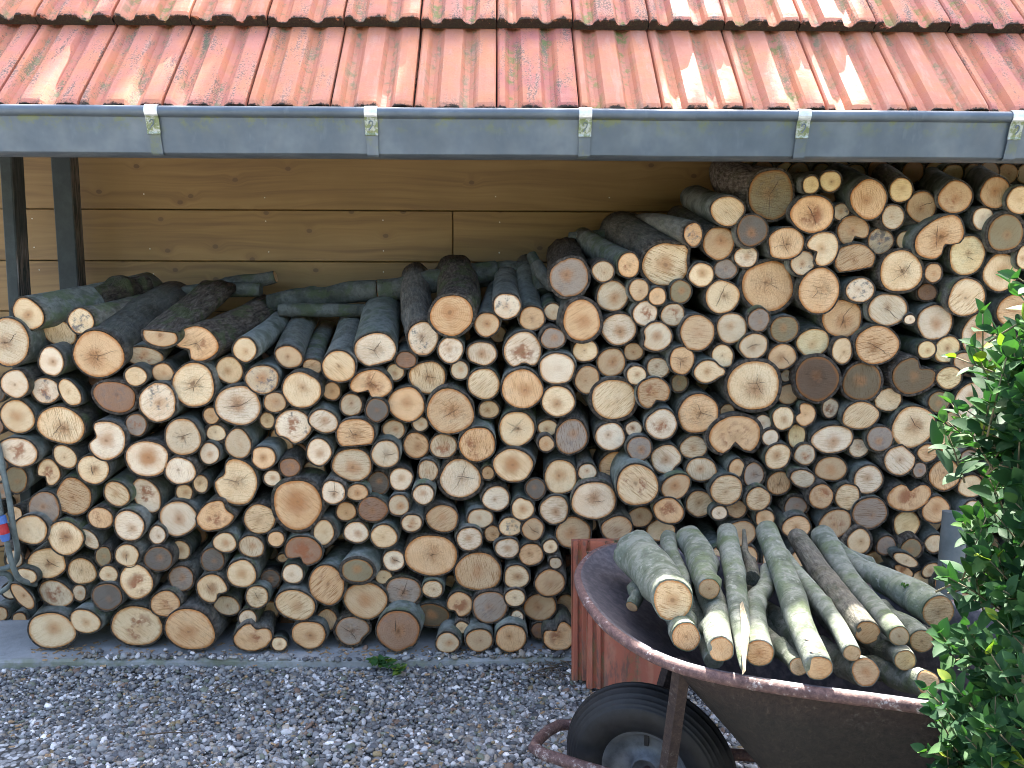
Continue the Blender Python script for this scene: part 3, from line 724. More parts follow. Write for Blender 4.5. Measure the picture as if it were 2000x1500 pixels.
1918 852 27 27 0 w S|large whitish round log end, just below the pale log peeping from the hedge
1893 894 16 16 0 g R|
1975 790 26 26 0 t |medium tan round log end, just right of the pale log peeping from the hedge
1970 860 24 24 0 m |medium beige round log end, below and right of the pale log peeping from the hedge
1960 920 22 24 0 p |medium pale round log end, just right of the orange log partly under leaves
'''
# ------------------------------------------------------------------ ground, slab, gravel
SLAB_Z, SLAB_Y = 0.03, 2.60
g = MB().add([(-20, -25, 0), (20, -25, 0), (20, 12, 0), (-20, 12, 0)], [(0, 1, 2, 3)]); tag(g.build('ground', MAT_SOIL), kind='structure')
sb = MB()
nx = 60
for i in range(nx+1):                                        # slab with a slightly chipped front edge
    x = -2.6+5.6*i/nx; e = 0.008*noise.noise(Vector((x*6, 0, 0)))+0.006*noise.noise(Vector((x*30, 3, 0)))
    sb.v += [(x, SLAB_Y+e, -0.02), (x, SLAB_Y+0.004+e, SLAB_Z-0.007), (x, SLAB_Y+0.014+e*0.5, SLAB_Z), (x, 3.45, SLAB_Z)]
for i in range(nx):
    for k in range(3): sb.f.append((i*4+k, (i+1)*4+k, (i+1)*4+k+1, i*4+k+1)); sb.m.append(0)
tag(sb.build('concrete_slab', MAT_CONC, smooth=False), kind='structure')

def ico(sub):
    t = (1+5**.5)/2
    V = [Vector(v).normalized() for v in ((-1, t, 0), (1, t, 0), (-1, -t, 0), (1, -t, 0), (0, -1, t), (0, 1, t), (0, -1, -t), (0, 1, -t), (t, 0, -1), (t, 0, 1), (-t, 0, -1), (-t, 0, 1))]
    Fc = [(0, 11, 5), (0, 5, 1), (0, 1, 7), (0, 7, 10), (0, 10, 11), (1, 5, 9), (5, 11, 4), (11, 10, 2), (10, 7, 6), (7, 1, 8), (3, 9, 4), (3, 4, 2), (3, 2, 6), (3, 6, 8), (3, 8, 9), (4, 9, 5), (2, 4, 11), (6, 2, 10), (8, 6, 7), (9, 8, 1)]
    for _ in range(sub):
        mid = {}; NF = []
        def m_(a, b):
            k = (min(a, b), max(a, b))
            if k not in mid: mid[k] = len(V); V.append(((V[a]+V[b])/2).normalized())
            return mid[k]
        for a, b, c in Fc:
            x, y, z = m_(a, b), m_(b, c), m_(c, a); NF += [(a, x, z), (b, y, x), (c, z, y), (x, y, z)]
        Fc = NF
    return np.array([tuple(v) for v in V]), np.array(Fc)
def gravel(name, n, xr, yr, sub, seed, zr=(0.0, 0.008), slab=False):
    rg = np.random.default_rng(seed); V, Fc = ico(sub)
    px = rg.uniform(*xr, n); py = rg.uniform(*yr, n) if not slab else SLAB_Y+0.004+np.abs(rg.normal(0, 0.022, n))
    pz = rg.uniform(*zr, n)+0.006*np.sin(px*5+1)*np.cos(py*7)
    L_ = np.exp(rg.normal(math.log(0.0074), 0.33, n)).clip(0.003, 0.020)
    ax = np.stack([L_, L_*rg.uniform(.58, .95, n), L_*rg.uniform(.35, .7, n)], 1)
    big = V[None]*ax[:, None, :]
    big = big*(1+0.16*np.sin(V[None, :, 0:1]*3+rg.uniform(0, 6, (n, 1, 1)))+0.12*np.sin(V[None, :, 1:2]*4+rg.uniform(0, 6, (n, 1, 1))))
    a = rg.uniform(0, 2*np.pi, n); tx = rg.normal(0, 0.42, n); ty = rg.normal(0, 0.42, n)
    def rx(v, t): c, s = np.cos(t)[:, None], np.sin(t)[:, None]; return np.stack([v[..., 0], v[..., 1]*c-v[..., 2]*s, v[..., 1]*s+v[..., 2]*c], -1)
    def ry(v, t): c, s = np.cos(t)[:, None], np.sin(t)[:, None]; return np.stack([v[..., 0]*c+v[..., 2]*s, v[..., 1], -v[..., 0]*s+v[..., 2]*c], -1)
    def rz(v, t): c, s = np.cos(t)[:, None], np.sin(t)[:, None]; return np.stack([v[..., 0]*c-v[..., 1]*s, v[..., 0]*s+v[..., 1]*c, v[..., 2]], -1)
    big = rz(ry(rx(big, tx), ty), a)
    z0 = pz + (SLAB_Z if slab else 0.0) + (ax[:, 2] if slab else 0)
    big += np.stack([px, py, z0], 1)[:, None]
    nv = len(V); allv = big.reshape(-1, 3); allf = (Fc[None]+np.arange(n)[:, None, None]*nv).reshape(-1, 3)
    me = bpy.data.meshes.new(name); me.vertices.add(len(allv)); me.vertices.foreach_set('co', allv.astype(np.float32).ravel())
    me.loops.add(allf.size); me.loops.foreach_set('vertex_index', allf.astype(np.int32).ravel())
    me.polygons.add(len(allf)); me.polygons.foreach_set('loop_start', np.arange(0, allf.size, 3, dtype=np.int32)); me.polygons.foreach_set('loop_total', np.full(len(allf), 3, np.int32))
    me.polygons.foreach_set('use_smooth', np.ones(len(allf), bool)); me.update(); me.validate()
    pal = np.array([(.075, .08, .09), (.12, .125, .13), (.17, .175, .185), (.21, .225, .235), (.26, .265, .27), (.20, .18, .155), (.30, .27, .23), (.36, .365, .38), (.50, .51, .53), (.68, .68, .68), (.17, .115, .085), (.24, .19, .11), (.13, .145, .115)])
    w = np.array([.12, .15, .15, .13, .11, .08, .05, .07, .055, .03, .025, .02, .06]); ci = rg.choice(len(pal), n, p=w/w.sum())
    c = pal[ci]*rg.uniform(.9, 1.42, (n, 1))*np.array([[1.06, 1.0, .94]]); ca = np.concatenate([np.repeat(c, nv, 0), np.ones((n*nv, 1))], 1)
    at_ = me.color_attributes.new('pcol', 'FLOAT_COLOR', 'POINT'); at_.data.foreach_set('color', ca.astype(np.float32).ravel())
    me.materials.append(MAT_PEB); o = bpy.data.objects.new(name, me); col.objects.link(o); return o
tag(gravel('gravel', 9500, (-1.25, 0.75), (1.82, 2.22), 1, 11), kind='stuff')
tag(gravel('gravel', 22500, (-1.75, 2.2), (2.18, 2.615), 0, 12), kind='stuff')
tag(gravel('gravel', 9000, (-2.6, 2.6), (1.0, 1.84), 0, 13), kind='stuff')
tag(gravel('gravel', 420, (-1.35, 0.5), None, 1, 14, zr=(-0.003, 0.0), slab=True), kind='stuff')

# ------------------------------------------------------------------ the open shed
shed = empty('woodshed', (0, 3.0, 0)); tag(shed, 'open wood store with red tiled roof, zinc gutter and pine board back wall', 'shed')
wall = empty('back_wall'); wall.parent = shed; wall.matrix_parent_inverse = shed.matrix_world.inverted(); wall.location = (0, 0, 0)
def ch(o, p):                                                # parent in world space
    o.parent = p; off = Vector((0, 0, 0)); q = p
    while q is not None: off += q.location; q = q.parent
    o.location = Vector(o.location)-off; return o
wall.matrix_parent_inverse = Matrix.Identity(4); wall.location = (0, 0.33, 0)
WY = 3.33
zs = at(885, 412, WY).z; BH = at(885, 412, WY).z-at(885, 512, WY).z
xj = at(884, 460, WY).x
def board(x0, x1, z0, z1):
    b = MB().box(((x1-x0)/2, 0.011, (z1-z0)/2), (x1-x0-0.002, 0.022, z1-z0-0.0035), 0, 0.002)
    o = b.build('board', MAT_BOARD); o.location = (x0, WY, z0); return ch(o, wall)
k = 0; z = zs-BH*8
while z < 2.2:
    if abs(z-(zs-BH)) < 0.01: board(-2.9, xj, z, z+BH); board(xj+0.002, 3.2, z, z+BH)
    else:
        cut = (-1.9, 1.2, 0.9)[k % 3] if z < 1.0 else None
        if cut is None: board(-2.9, 3.2, z, z+BH)
        else: board(-2.9, cut, z, z+BH); board(cut+0.002, 3.2, z, z+BH)
    z += BH; k += 1
sc_ = MB()
for px, py in ((63, 427), (281, 379), (517, 386), (519, 432), (293, 486), (525, 492), (67, 483), (968, 384), (748, 430), (976, 434), (749, 490), (975, 493), (77, 527), (300, 535), (749, 531), (975, 494), (1190, 386)):
    p = at(px, py, WY); sc_.tube([(p.x, WY+0.002, p.z), (p.x, WY-0.0022, p.z)], 0.0023, 8)
ch(sc_.build('screw_head', MAT_SCREW), wall)
back = MB().box((0.15, 3.37, 1.0), (6.2, 0.02, 2.6)); ch(back.build('backing', MAT_ROOFWOOD), wall)

# posts
def post(c0, c1, w, d, Y, peelr):
    b0 = at(*c0, Y); b1 = at(*c1, Y); t = (b1-b0)/(b1.z-b0.z)
    base = b0+t*(SLAB_Z-b0.z); top = b0+t*(1.86-b0.z)
    m = MB(); N = 24; P = []
    for i in range(N+1):
        c = base.lerp(top, i/N); bv = 0.004
        P += [(c.x-w/2+bv, c.y, c.z), (c.x+w/2-bv, c.y, c.z), (c.x+w/2, c.y+bv, c.z), (c.x+w/2, c.y+d, c.z), (c.x-w/2, c.y+d, c.z), (c.x-w/2, c.y+bv, c.z)]
    F = [(i*6+k, i*6+(k+1) % 6, (i+1)*6+(k+1) % 6, (i+1)*6+k) for i in range(N) for k in range(6)]
    m.add(P, F); o = m.build('post', MAT_POST)
    a = o.data.attributes.new('peel', 'FLOAT', 'POINT'); v = [0.0]*len(P)
    for i in range(N+1):
        zz = base.lerp(top, i/N).z
        for k in (2, 3): v[i*6+k] = peelr(zz)
    a.data.foreach_set('value', v); return ch(o, shed)
post((9, 300), (27, 600), 0.040, 0.075, 2.93, lambda z: 1.0 if 1.15 < z < 1.37 else 0.25)
post((117, 300), (134, 556), 0.072, 0.06, 3.20, lambda z: 0.9)
post((1773, 320), (1772, 400), 0.06, 0.06, 3.24, lambda z: 0.9)
post((2350, 300), (2340, 600), 0.09, 0.09, 2.9, lambda z: 0.2)

# ------------------------------------------------------------------ gutter
GY = 2.40
gl, gr_ = at(0, 214.5, GY), at(2000, 228.5, GY); gx0, gx1 = -2.2, 2.35
def gz(x): return gl.z+(gr_.z-gl.z)*(x-gl.x)/(gr_.x-gl.x)
gut = empty('gutter', (0, -0.6, 0)); gut.parent = shed
face_h = (at(1000, 232, GY)-at(1000, 301, GY+0.012)).z
prof = []
rb = 0.0135
for k in range(11):                                          # rolled bead
    a = R(-250+k*30); prof.append((rb*math.cos(a), rb*math.sin(a)))
prof = [(rb*math.cos(R(a)), rb*math.sin(R(a))) for a in range(10, 300, 29)]
prof += [(0.004, -rb-0.002), (0.014, -rb-face_h*0.5), (0.024, -rb-face_h), (0.030, -rb-face_h-0.004), (0.135, -rb-face_h-0.004), (0.150, -rb-face_h), (0.165, 0.02)]
xs_ = at(1214, 260, GY).x
def gutter_run(x0, x1, out_, name):
    V = []; F = []; N = 40; n = len(prof); al = []
    for i in range(N+1):
        x = x0+(x1-x0)*i/N; zz = gz(x)+0.0012*noise.noise(Vector((x*3, 0, out_*50)))
        for j, (py, pz) in enumerate(prof):
            V.append((x, GY+py-out_, zz+pz)); al.append(0.8 if j in (9, 10) else 0.35 if j == 8 else (0.75 if j == 12 and abs(x-xs_) < 0.03 else 0.0))
    for i in range(N):
        for j in range(n-1): F.append((i*n+j, i*n+j+1, (i+1)*n+j+1, (i+1)*n+j))
    o = mesh_obj(name, V, F, MAT_ZINC); o.data.attributes.new('algae', 'FLOAT', 'POINT').data.foreach_set('value', al)
    md = o.modifiers.new('t', 'SOLIDIFY'); md.thickness = 0.0012; md.offset = 0
    o.data.polygons.foreach_set('use_smooth', [True]*len(o.data.polygons))
    es = o.modifiers.new('e', 'EDGE_SPLIT'); es.split_angle = R(40); return ch(o, gut)
xs = at(1214, 260, GY).x
gutter_run(gx0, xs+0.03, 0.0013, 'gutter_channel'); gutter_run(xs, gx1, 0.0, 'gutter_channel')
for px in (298, 725, 1143, 1569, 1986, -130):
    c = at(px, 224, GY); x = c.x; zz = gz(x); w = 0.0175; m = MB()
    def strip(pts, w_, mi, th=0.0022):
        V = []
        for (py, pz) in pts: V += [(x-w_, GY+py, zz+pz), (x+w_, GY+py, zz+pz)]
        n0 = len(pts)
        for (py, pz) in pts: V += [(x-w_, GY+py+th, zz+pz-th*0.3), (x+w_, GY+py+th, zz+pz-th*0.3)]
        F = [(2*i, 2*i+1, 2*i+3, 2*i+2) for i in range(n0-1)]+[(2*n0+2*i, 2*n0+2*i+2, 2*n0+2*i+3, 2*n0+2*i+1) for i in range(n0-1)]
        F += [(2*i, 2*i+2, 2*n0+2*i+2, 2*n0+2*i) for i in range(n0-1)]+[(2*i+1, 2*n0+2*i+1, 2*n0+2*i+3, 2*i+3) for i in range(n0-1)]
        F += [(0, 2*n0, 2*n0+1, 1), (2*n0-2, 2*n0-1, 4*n0-1, 4*n0-2)]
        m.add(V, F, mi)
    rr_ = rb+0.0035
    strip([(rr_*math.cos(R(a)), rr_*math.sin(R(a))) for a in (60, 90, 115, 140, 165, 190, 215, 240)], w, 1)
    strip([(-0.0105, -rb*1.0), (-0.0065, -rb-0.006), (0.0015, -rb-0.040), (0.0, -rb-0.046)], w*1.0, 0, 0.004)
    strip([(0.004, -rb-0.042), (0.018, -rb-face_h-0.004), (0.024, -rb-face_h-0.008), (0.05, -rb-face_h-0.0075)], w*0.9, 2)
    # bent fastening lug in the plate
    cy, cz = -0.0062, -rb-0.022; pts = []
    for i in range(13):
        t = i/12; a = R(200-330*t) if t < .62 else 0
        if t < .62: pts.append((x+0.0052*math.cos(a), GY+cy-0.003, zz+cz+0.0065+0.0052*math.sin(a)))
        else: pts.append((x+0.0052-0.011*(t-.62)/.38, GY+cy-0.003-0.002*math.sin((t-.62)*8), zz+cz+0.002-0.015*(t-.62)/.38))
    m.tube(pts, 0.0017, 6, 2)
    o = m.build('gutter_bracket', [MAT_CLIP, MAT_CLIPW, MAT_ZINC]); ch(o, gut)
    o.data.attributes.new('algae', 'FLOAT', 'POINT').data.foreach_set('value', [0.45]*len(o.data.vertices))

# ------------------------------------------------------------------ roof
TH = R(49.4); UPR = Vector((0, math.cos(TH), math.sin(TH))); NRM = Vector((0, -math.sin(TH), math.cos(TH)))
EXPO = 0.385
roof = empty('roof', (0, -0.55, 1.7)); roof.parent = shed
e0 = at(971, 211, 2.475)-UPR*0.020+NRM*0.010                                     # eave line of the tiles
TW = scale_at(at(971, 211, 2.475))*160.3
# profile across one tile in units of the width: (x, height, trough depth weight)
TP = [(0.000, 0.000, 0), (0.012, 0.012, 0), (0.03, 0.017, 0), (0.085, 0.017, 0.05), (0.098, 0.0155, 0.3), (0.150, -0.005, 1), (0.205, -0.009, 1), (0.255, -0.005, 0.8), (0.290, 0.008, 0.3), (0.315, 0.0165, 0.05), (0.40, 0.0185, 0),
      (0.52, 0.0175, 0), (0.545, 0.0165, 0.1), (0.592, -0.004, 1), (0.660, -0.009, 1), (0.710, -0.003, 0.9), (0.745, 0.011, 0.3), (0.775, 0.0175, 0), (0.86, 0.0195, 0), (0.965, 0.0185, 0), (0.988, 0.014, 0), (0.992, -0.002, 0)]
def tile_mesh(variant):
    rg = random.Random(variant); L_ = EXPO+0.075; ts = [0.0, 0.006, 0.016, 0.035, 0.09, 0.20, 0.31, 0.36, L_]
    V = []; F = []; deep = []; n = len(TP); mo = rg.random()
    for t in ts:
        for (u, h, d) in TP:
            hh = h = h*0.84
            if t < 0.02: hh = h-(0.02-t)*(0.28 if h > 0.01 else 0.12)                # rounded nose
            if t > 0.30: hh = h+(0.0 if h > 0.005 else 0.006*min(1, (t-0.30)/0.05))    # troughs end under the course above
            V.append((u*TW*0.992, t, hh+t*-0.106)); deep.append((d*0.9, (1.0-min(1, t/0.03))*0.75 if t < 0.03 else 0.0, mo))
    m0 = len(ts)
    for i in range(m0-1):
        for j in range(n-1): F.append((i*n+j, i*n+j+1, (i+1)*n+j+1, (i+1)*n+j))
    b = len(V)                                              # thick front edge and underside
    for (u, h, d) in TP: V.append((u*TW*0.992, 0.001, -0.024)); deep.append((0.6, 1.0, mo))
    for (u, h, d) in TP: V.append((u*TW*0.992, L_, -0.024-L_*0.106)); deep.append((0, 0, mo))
    for j in range(n-1): F.append((j+1, j, b+j, b+j+1)); F.append((b+j+1, b+j, b+n+j, b+n+j+1))
    me = bpy.data.meshes.new('roof_tile'); me.from_pydata(V, [], F); me.update(); me.materials.append(MAT_TILE)
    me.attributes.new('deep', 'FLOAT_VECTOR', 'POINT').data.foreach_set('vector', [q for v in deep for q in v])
    me.polygons.foreach_set('use_smooth', [False]*len(F)); return me
TM = [tile_mesh(i) for i in range(5)]
tr = random.Random(5)
rot_t = Matrix((( 1, 0, 0), (0, UPR.y, NRM.y), (0, UPR.z, NRM.z)))
for c in range(4):
    for i in range(-9, 10):
        o = bpy.data.objects.new('roof_tile', TM[tr.randrange(5)]); col.objects.link(o)
        p = Vector((at(971, 215, 2.46).x+i*TW, 0, 0))+Vector((0, e0.y, e0.z))+UPR*(c*EXPO+tr.uniform(-.003, .003))+NRM*(tr.uniform(0, 0.003)+0.002)
        ml = Matrix.Rotation(tr.uniform(-.006, .006), 3, 'X') @ Matrix.Rotation(tr.uniform(-.004, .004), 3, 'Z')
        o.matrix_world = Matrix.Translation(p) @ (rot_t @ ml).to_4x4(); off = shed.location+roof.location
        o.parent = roof; o.location = p-off
NR = 4*EXPO
dk = MB()
q0 = Vector((0, e0.y+0.03, e0.z))-NRM*0.075; q1 = q0+UPR*(NR+0.05); q2 = q1+Vector((0, 1.2, -1.2))
dk.add([(-2.4, q0.y, q0.z), (2.5, q0.y, q0.z), (2.5, q1.y, q1.z), (-2.4, q1.y, q1.z), (-2.4, q0.y+0.01, q0.z-0.02), (2.5, q0.y+0.01, q0.z-0.02), (2.5, q1.y, q1.z-0.03), (-2.4, q1.y, q1.z-0.03), (-2.4, q2.y, q2.z), (2.5, q2.y, q2.z)],
       [(0, 1, 2, 3), (7, 6, 5, 4), (4, 5, 1, 0), (3, 2, 9, 8)])
ch(dk.build('roof_deck', MAT_ROOFWOOD), roof)
for i in range(7):                                           # rafters and fascia under the eave
    x = -2.2+i*0.75; a = Vector((x, e0.y+0.16, e0.z-0.0)); b_ = a+UPR*1.3
    m = MB(); m.add([(x+sx*0.03, q.y, q.z+sz) for q in (a, b_) for sz in (0, -0.09) for sx in (-1, 1)], [(0, 1, 3, 2), (4, 6, 7, 5), (0, 2, 6, 4), (1, 5, 7, 3), (0, 4, 5, 1), (2, 3, 7, 6)]); ch(m.build('rafter', MAT_ROOFWOOD), roof)
ch(MB().box((0.05, e0.y+0.125, e0.z-0.045), (4.7, 0.02, 0.11)).build('fascia_board', MAT_ROOFWOOD), roof)
# ------------------------------------------------------------------ the stacked firewood
TONES = {'w': (0.85, 0.69, 0.49), 'p': (0.83, 0.63, 0.385), 'y': (0.83, 0.65, 0.36), 'o': (0.76, 0.50, 0.275), 't': (0.62, 0.43, 0.25), 'm': (0.65, 0.52, 0.35),
         'g': (0.37, 0.30, 0.235), 'd': (0.17, 0.148, 0.122), 'b': (0.34, 0.205, 0.13), 'v': (0.30, 0.245, 0.145)}
TONES['x'] = (0.13, 0.085, 0.055); TONES['u'] = (0.17, 0.13, 0.08)
NS = 30
def outline(rx, ry, rot, fl, rg, n=NS):
    h = [(k, rg.uniform(0, 6.28), rg.uniform(.25, 1)*a) for k, a in ((2, .030), (3, .034), (4, .020), (5, .015), (7, .009))]
    pts = []; c, s = math.cos(R(rot)), math.sin(R(rot)); Rm = (rx+ry)/2; fz = 0.022 if 'Z' in fl else 0.004
    for i in range(n):
        t = 2*math.pi*i/n; r = 1+sum(a*math.cos(k*t+p) for k, p, a in h)+rg.uniform(-fz, fz)
        x, y = rx*math.cos(t)*r, ry*math.sin(t)*r; x, y = x*c-y*s, x*s+y*c       # picture sense: y down
        an = math.atan2(y, x)
        for f in fl:
            if f[0] == 'n' and len(f) > 1:
                a0, d = f[1:].split(':'); d = float(d); dd = (an-R(float(a0))+math.pi) % (2*math.pi)-math.pi
                w = 0.32+0.34*abs(d) if d > 0 else 0.3; q = 1-min(0.82, d*1.22)*math.exp(-abs(dd/w)**3); x, y = x*q, y*q
        for f in fl:
            if f[0] == 'f' and len(f) > 1 and ':' in f:
                a0, o_ = f[1:].split(':'); o_ = float(o_)*Rm; ux, uy = math.cos(R(float(a0))), math.sin(R(float(a0))); dt = x*ux+y*uy
                if dt > o_: x -= ux*(dt-o_)*0.93; y -= uy*(dt-o_)*0.93
        pts.append((x, -y))
    return pts
def log_geo(px, py, rx, ry, rot, tone, fl, rg, Y, dirv=None, length=None, pale=False):
    """returns location, bark (verts, faces, attrs), face (verts, faces, uv, attrs)"""
    C = at(px, py, Y); sc = scale_at(C)
    tb = 5.0 if 'B' in fl else 6.5 if 'k' in fl else 3.0; B = 'B' in fl
    pts = [(x*sc, z*sc) for x, z in outline(rx, ry, rot, fl, rg)]
    n = len(pts); Rm = (rx+ry)/2*sc; th = tb*sc
    if length is None: length = rg.uniform(.44, .54)
    if dirv is None:
        dirv = Vector((rg.gauss(0, .055), 1, .055+rg.gauss(0, .03)))
    dirv = dirv/dirv.y
    def outer(x, z, e): r = math.hypot(x, z) or 1e-6; return x*(1+e/r), z*(1+e/r)
    V = []; F = []; P = []; bl = []
    ys = [0.0028, 0.0, 0.006, 0.05, 0.12, 0.22, 0.34, 0.46, 0.60, 0.8, 1.0]
    seed = rg.uniform(0, 99); bend = Vector((rg.uniform(-1, 1), 0, rg.uniform(-1, 1)))*0.012*(2 if fl and 'B' in fl else 1)
    tap = rg.uniform(-.10, .06); knots = [(rg.uniform(.15, .8), rg.uniform(0, 6.28), rg.uniform(.06, .22)) for _ in range(rg.choice((0, 0, 1, 1, 2)))]
    for i, yy in enumerate(ys):
        y = yy if i < 3 else yy*length
        f = y/length
        off = dirv*y + bend*(4*f*(1-f))*length/0.5
        for k, (x, z) in enumerate(pts):
            e = (0.0008 if i == 0 else th)
            ox, oz = outer(x, z, e)
            if i > 1:
                s_ = 1+tap*f; ox *= s_; oz *= s_
                nn = noise.noise(Vector((ox*28+seed, y*(9 if B else 5), oz*28)))
                a = (0.0085 if B else 0.0030)*nn*(0.4 if i == 2 else 1)
                for (kf, ka, kk) in knots: a += Rm*kk*math.exp(-((f-kf)*length/0.035)**2-((((2*math.pi*k/n)-ka+math.pi) % (2*math.pi)-math.pi)/0.55)**2)
                if 'Z' in fl and i <= 2: a += rg.uniform(-.0015, .002)
                ox, oz = outer(ox, oz, a)
            V.append((ox+off.x, y, oz+off.z)); P.append((ox*1.0, y, oz*1.0))
    m = len(ys)
    for i in range(m-1):
        for k in range(n): F.append((i*n+k, (i+1)*n+k, (i+1)*n+(k+1) % n, i*n+(k+1) % n))
    V.append((dirv*length)[:]); P.append((0, length, 0)); b = len(V)-1
    for k in range(n): F.append(((m-1)*n+k, b, (m-1)*n+(k+1) % n))
    rough = (1.0 if B else rg.choice((0.05, 0.08, 0.12, 0.3, 0.5, 0.7))); moss = rg.choice((0.0, 0.1, 0.25, 0.5)); val = rg.uniform(.85, 1.7)
    bark = (V, F, P, (rough, moss, val))
    # face
    FV = []; FF = []; UV = []; FR = []; cx, cz = rg.uniform(-.16, .16)*Rm, rg.uniform(-.16, .16)*Rm
    if any(f[0] in 'nf' and ':' in f for f in fl): cx = cz = 0
    mx = sum(p[0] for p in pts)/n; mz = sum(p[1] for p in pts)/n
    FV.append((mx, 0.0004, mz)); UV.append(((mx-cx)/Rm, (mz-cz)/Rm)); FR.append(0)
    rings = (0.35, 0.65, 0.86, 0.97, 1.0)
    for q in rings:
        for (x, z) in pts:
            xx, zz = mx+(x-mx)*q, mz+(z-mz)*q
            dy = 0.0006*noise.noise(Vector((xx*60+seed, 0, zz*60)))
            if 'Z' in fl or 'R' in fl: dy += 0.003*noise.noise(Vector((xx*45+seed, 5, zz*45)))
            if q == 1.0: dy += 0.0012
            FV.append((xx, dy, zz)); UV.append(((xx-cx)/Rm, (zz-cz)/Rm)); FR.append(q)
    for k in range(n): FF.append((0, 1+k, 1+(k+1) % n))
    for r_ in range(len(rings)-1):
        for k in range(n): FF.append((1+r_*n+k, 1+(r_+1)*n+k, 1+(r_+1)*n+(k+1) % n, 1+r_*n+(k+1) % n))
    base = TONES[tone]; v = rg.uniform(.90, 1.08); w = rg.uniform(-.02, .02)
    tc = (base[0]*v, base[1]*v*(1-w), base[2]*v*(1-2.2*w))
    heart = 1.0 if 'O' in fl else 0.72 if 'H' in fl else rg.choice((0.12, 0.25, 0.45, 0.6))
    crack = 1.0 if 'K' in fl else 0.8 if 'c' in fl else rg.choice((0, 0, 0.25)); saw = rg.uniform(.7, 1) if 'S' in fl else rg.choice((0, .12, .35))
    speck = 0.9 if 'X' in fl else (0.35 if tone in 'gdvb' else rg.choice((0, 0, .12))); red = .9 if 'R' in fl else rg.choice((0, 0, .15))
    ang = rg.choice((1.57, 1.45, 1.2, 0.9, 2.1, 1.8, 2.3, 0.2)); fan = 0.8 if ('K' in fl and 'B' in fl) else 0.5 if 'K' in fl else rg.choice((0, .1, .25))
    face = (FV, FF, UV, FR, tc, (heart, crack, saw), (speck, red, ang), ((1.0 if 'r' in fl else rg.choice((0, .1, .3))), fan), (rg.uniform(0, 50), rg.uniform(0, 50)))
    return C, bark, face
def bark_mesh(name, items, mats):
    V = []; F = []; P = []; A = []
    for (C, (v, f, p, a)), s_ in items:
        b = len(V); V += [(q[0]+C[0], q[1]+C[1], q[2]+C[2]) for q in v]; F += [tuple(i+b for i in q) for q in f]; P += [(q[0]+s_, q[1]+s_*2, q[2]) for q in p]; A += [(min(1, a[0]+.85), a[1]*.3, .75)]*(2*NS)+[(min(1, a[0]+.35), a[1], a[2]*.9)]*NS+[a]*(len(v)-3*NS)
    me = bpy.data.meshes.new(name); me.from_pydata(V, [], F); me.update(); me.materials.append(mats)
    me.attributes.new('lpos', 'FLOAT_VECTOR', 'POINT').data.foreach_set('vector', [c for q in P for c in q])
    me.attributes.new('bark', 'FLOAT_VECTOR', 'POINT').data.foreach_set('vector', [c for q in A for c in q])
    me.polygons.foreach_set('use_smooth', [True]*len(F)); return me
def face_mesh(name, items):
    V = []; F = []; P = []; UV = []; T = []; A = []; B = []; Cc = []
    for C, (fv, ff, uv, fr, tc, fa, fb, fc, sd) in items:
        b = len(V); V += [(q[0]+C[0], q[1]+C[1], q[2]+C[2]) for q in fv]; F += [tuple(i+b for i in q) for q in ff]; UV += uv
        P += [(q[0]+sd[0], sd[1], q[2]+sd[1]) for q in fv]; T += [(*tc, 1)]*len(fv); A += [fa]*len(fv); B += [fb]*len(fv); Cc += [(r_, fc[0], fc[1]) for r_ in fr]
    nb = len(F)
    for C, (fv, ff, uv, fr, tc, fa, fb, fc, sd) in items:                # drying cracks: thin jagged dark slivers laid on the face, from the pith
        if fa[1] < 0.75: continue
        rg = random.Random(int(sd[0]*1000)); nk = rg.choice((1, 2)) if fa[1] < .95 else rg.choice((2, 3, 3, 4))
        p0 = Vector(fv[0]); Rm = sum((Vector(q)-p0).length for q in fv[-NS:])/NS; a0 = rg.uniform(0, 6.28); o0 = p0+Vector((rg.uniform(-.14, .14)*Rm, 0, rg.uniform(-.14, .14)*Rm))
        for k in range(nk):
            a = a0+k*6.283/nk+rg.gauss(0, .35); L_ = Rm*rg.choice((.25, .4, .55, .7, .85)); b = len(V); w0 = rg.uniform(.0004, .0009)*(1.4 if nk < 3 else 1); N_ = 6
            for i in range(N_+1):
                t = i/N_; w = w0*(.35+1.6*t)*(1-t)**.8*(1.3 if t < .6 else 1)+.00008; aa = a+rg.gauss(0, .05); q = o0+Vector((math.cos(aa), 0, math.sin(aa)))*L_*t; sd_ = Vector((-math.sin(a), 0, math.cos(a)))*w
                for s_ in (-1, 1): v = q+sd_*s_; V.append((v.x+C[0], -0.0013+C[1], v.z+C[2])); UV.append((0, 0)); P.append((0, 0, 0)); T.append((0, 0, 0, 1)); A.append(fa); B.append(fb); Cc.append((0, 0, 0))
            for i in range(N_): F.append((b+2*i, b+2*i+2, b+2*i+3, b+2*i+1))
    me = bpy.data.meshes.new(name); me.from_pydata(V, [], F); me.update(); me.materials.append(MAT_CUT); me.materials.append(MAT_CRACK)
    me.polygons.foreach_set('material_index', [0]*nb+[1]*(len(F)-nb))
    u = me.uv_layers.new(name='UVMap'); idx = [0]*len(me.loops); me.loops.foreach_get('vertex_index', idx); u.data.foreach_set('uv', [c for i in idx for c in UV[i]])
    for nm, dat in (('lpos', P), ('feat', A), ('featb', B), ('featc', Cc)): me.attributes.new(nm, 'FLOAT_VECTOR', 'POINT').data.foreach_set('vector', [c for q in dat for c in q])
    me.color_attributes.new('tone', 'FLOAT_COLOR', 'POINT').data.foreach_set('color', [c for q in T for c in q])
    me.polygons.foreach_set('use_smooth', [True]*len(F)); return me
def link(name, me, loc=None, parent=None):
    o = bpy.data.objects.new(name, me); col.objects.link(o)
    if loc is not None: o.location = loc
    if parent: o.parent = parent
    return o
recs = []
